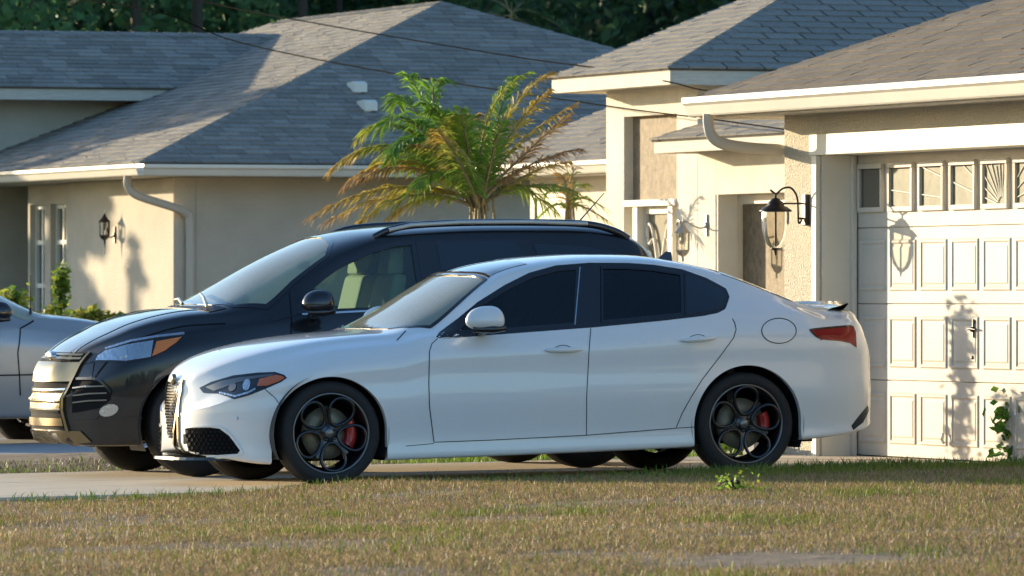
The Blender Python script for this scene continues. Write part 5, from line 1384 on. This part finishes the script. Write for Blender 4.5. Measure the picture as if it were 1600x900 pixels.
def bush(name, x, y, z0, r, h, n, leaf, cols, label, cat='shrub', group=None, stems=6):
    root=empty(name,(x,y,z0)); tag(root,label,cat,group); b=MB(); P=[];T_=[]
    for i in range(stems):
        a=rng.rand()*6.28; e=Vector((math.cos(a)*r*.7*rng.rand(),math.sin(a)*r*.7*rng.rand(),h*(.6+.4*rng.rand()))); b.tube([(0,0,-.03),tuple(e*.5+Vector((0,0,.05))),tuple(e)],[.010,.007,.003],5)
        m=n//stems; t=rng.rand(m,1)**.7; p=np.array(e)[None]*t+rng.normal(size=(m,3))*r*.28*np.array([1,1,.8]); p[:,2]=np.abs(p[:,2]); P.append(p); c_=cols[rng.randint(len(cols))]; T_.append(tones(c_,m,0,.35))
    b.build('stem',M_BARK,root); P=np.vstack(P); m=len(P); V,F=leaf_quads(m,P,leaf*(.6+.8*rng.rand(m)),.6); link('foliage',fast_mesh('foliage',V,F,M_LEAF,np.vstack(T_),4),root)
GL=[(.20,.28,.04),(.30,.34,.05),(.14,.24,.04),(.40,.36,.08)]
for (px,py,r,h,lb) in ((96,470,.13,.50,'tall green garden shrub in front of the narrow windows'),(18,470,.2,.22,'yellow green shrub behind the silver car at the far left'),(80,492,.2,.16,'low yellow green plant beneath the tall narrow windows'),(130,492,.2,.12,'low bright shrub at the foot of the shaded beige wall'),(148,490,.16,.16,'rounded yellow green shrub under the left end of the lit wall'),(178,492,.16,.12,'small yellow shrub under the black wall lantern')):
    p = at_depth(px,py,71.0)
    p = at_depth(px,py,70.6); bush('garden_shrub',p.x,p.y,p.z-.12,r,h,320,.035,GL,lb,group='shrubs along the neighbour house')
# leafy sapling at the right edge, weeds by the pillar
x_,y_=on_y(1600,735,43.05)[0],43.05
bush('leafy_sapling',x_-.06,y_,slope(x_)-.02,.27,.62,600,.036,[(.05,.15,.02),(.09,.20,.03),(.16,.26,.04)],'leafy green sapling at the right edge before the garage door','plant',stems=9)
bush('weed_clump',18.95,46.55,.06,.20,.14,260,.025,[(.08,.17,.03),(.14,.22,.04)],'low green weeds at the foot of the garage pillar','plant')
b=MB(); b.box(18.88,19.0,46.10,46.32,.0,.16); bl=b.build('concrete_block',M_CONC2); bevel(bl,.006,1); tag(bl,'small pale block at the foot of the garage pillar','block')
for (x_,y_,h_,lb) in ((17.75,47.15,1.65,'thin upright garden plant behind the dark car, nearer the garage'),(17.2,47.3,1.35,'thin upright garden plant behind the dark car, farther from the garage')):
    bush('upright_plant',x_,y_,slope(x_)-.03,.16,h_,420,.045,GL,lb,'plant',stems=4)
p_=at_depth(1150,762,40.2); bush('bright_weed',p_.x,p_.y,lawn_z(p_.x,p_.y),.20,.03,150,.016,[(.32,.42,.05),(.25,.42,.05)],'bright yellow green weed in the lawn before the rear wheel','plant',stems=7)
# ---- grass
def grass(name, n, uf, vf, zf, hmin, hmax, colf, label, w=.0035, dens=None, maskf=None):
    u=uf(n); v=vf(n)
    if maskf is not None:
        k=maskf(u,v); u=u[k]; v=v[k]; n=len(u)
    col=colf(u,v); z=np.array([zf(a,b_) for a,b_ in zip(u,v)])-.004
    g = col[:,3]; h=(hmin+(hmax-hmin)*rng.rand(n)**1.5)*(.65+.5*g); az=rng.rand(n)*6.28; lean=(.25+.75*rng.rand(n))*h*(1.1-.45*g); wa=rng.rand(n)*6.28
    dx=np.cos(az)*lean; dy=np.sin(az)*lean; wx=np.cos(wa)*w; wy=np.sin(wa)*w
    V=np.stack([np.stack([u-wx,v-wy,z],1),np.stack([u+wx,v+wy,z],1),np.stack([u+dx*.35+wx*.7,v+dy*.35+wy*.7,z+h*.6],1),np.stack([u+dx*.35-wx*.7,v+dy*.35-wy*.7,z+h*.6],1),np.stack([u+dx,v+dy,z+h*(1-.25*rng.rand(n))],1)],1).reshape(-1,3)
    i=np.arange(n)*5; F=np.concatenate([np.stack([i,i+1,i+2],1),np.stack([i,i+2,i+3],1),np.stack([i+3,i+2,i+4],1)])
    T_=np.repeat(col[:,:3],5,0); k=np.tile([.55,.55,.9,.9,1.1],n)[:,None]*0+1
    o=link(name,fast_mesh(name,V,F,M_BLADE,T_*k,3)); tag(o,label,'grass',kind='stuff'); return o
class VN:   # quick value noise on arrays
    def __init__(s,seed): s.g=np.random.RandomState(seed).rand(256,256)
    def __call__(s,x,y):
        x=np.asarray(x)%255; y=np.asarray(y)%255; i=x.astype(int); j=y.astype(int); a=x-i; b_=y-j; a=a*a*(3-2*a); b_=b_*b_*(3-2*b_); g=s.g
        return g[i,j]*(1-a)*(1-b_)+g[i+1,j]*a*(1-b_)+g[i,j+1]*(1-a)*b_+g[i+1,j+1]*a*b_
n1,n2,n3=VN(1),VN(2),VN(3)
def lawn_col(u,v):
    n=len(u)
    pch=.55*n1(u*1.1,v*1.1)+.3*n2(u*3.1,v*3.1)+.15*n3(u*9,v*9)
    s_=(v-40.2)/.9                      # greener strip along the drive on the right
    strip=np.clip(1-np.abs(v-40.6)/.8,0,1)*np.clip((u-15.8)/1.0,0,1)
    g=np.clip((pch-.66)*6,0,1)*.8+strip*1.1*(.55+.6*n2(u*2.2,v*2.2)); g=np.clip(g,0,1)
    pick=(rng.rand(n)<g*.9+.06).astype(float)
    straw=np.array([.52,.37,.19])*(.55+.65*rng.rand(n,1)); dead=np.array([.32,.21,.11])*(.6+.7*rng.rand(n,1))
    sel=(rng.rand(n,1)<.5+.3*(n3(u*5,v*5)[:,None]-.5)); br=np.where(sel,straw,dead)
    gr=np.array([.14,.20,.035])*(.6+.7*rng.rand(n,1))+np.array([.10,.06,0])*rng.rand(n,1)
    ol=(rng.rand(n,1)<.12); br=np.where(ol,np.array([.27,.25,.07])*(.6+.7*rng.rand(n,1)),br); c_=np.where(pick[:,None]>.5,gr,br); return np.hstack([c_,pick[:,None]])
def vpick(n): return 25.5+15.85*rng.rand(n)**.85
N_=440000
vv_=vpick(N_); Xc=(rng.rand(N_)-.5)*2
# spread across what the street side shows, a little wider than the frame
uu_=(vv_*SP/CP)+Xc*(vv_/CP)*.120/CP
keep=(uu_>-6)
bare=n2(uu_*1.3+40,vv_*.9+9)
kp=(rng.rand(N_)<np.clip(1.25-np.clip((bare-.62)*5,0,.95),0,1))
kp&=rng.rand(N_)>1.35*np.exp(-((uu_-11.95)/.75)**2-((vv_-28.9)/.8)**2)*(.5+n3(uu_*3,vv_*3))
kp&=rng.rand(N_)>.8*np.exp(-((uu_-12.9)/.5)**2-((vv_-31.5)/.5)**2)*(.4+n3(uu_*4,vv_*4))
uu_,vv_=uu_[kp],vv_[kp]
grass('lawn_grass',len(uu_),lambda n:uu_,lambda n:vv_,lawn_z,.018,.062,lawn_col,'dry brown and green lawn grass in front of the cars',w=.0024)
# taller green tufts on the crest near the right end and under the cars' far side
M2=16000; ue=12.0+8.4*rng.rand(M2); ve=41.28-.50*rng.rand(M2)**1.6
dn=np.clip((ue-15.6)/1.2,0.12,1)*(.35+.9*n1(ue*2.5,ve*2)); k=rng.rand(M2)<dn; ue,ve=ue[k],ve[k]
def edge_col(u,v):
    n=len(u); gr=np.array([.10,.19,.03])*(.6+.7*rng.rand(n,1)); br=np.array([.33,.25,.14])*(.6+.6*rng.rand(n,1)); p=(rng.rand(n)<.72)
    return np.hstack([np.where(p[:,None],gr,br),p[:,None].astype(float)])
grass('edge_grass',len(ue),lambda n:ue,lambda n:ve,lawn_z,.03,.08,edge_col,'longer green grass along the driveway edge',w=.0035)
M3=26000; u3=7+13*rng.rand(M3); v3=46.24+3.6*rng.rand(M3)**1.8
def verge_col(u,v):
    n=len(u); rt=np.clip((u-16.2)/.5,0.08,1); p=rng.rand(n)<rt*.85; gr=np.array([.20,.32,.05])*(.6+.7*rng.rand(n,1)); br=np.array([.20,.17,.12])*(.6+.6*rng.rand(n,1))
    return np.hstack([np.where(p[:,None],gr,br),p[:,None].astype(float)])
grass('verge_grass',M3,lambda n:u3,lambda n:v3,lambda u,v:slope(u)-.03,.03,.085,verge_col,'strip of grass between the two driveways',w=.005)
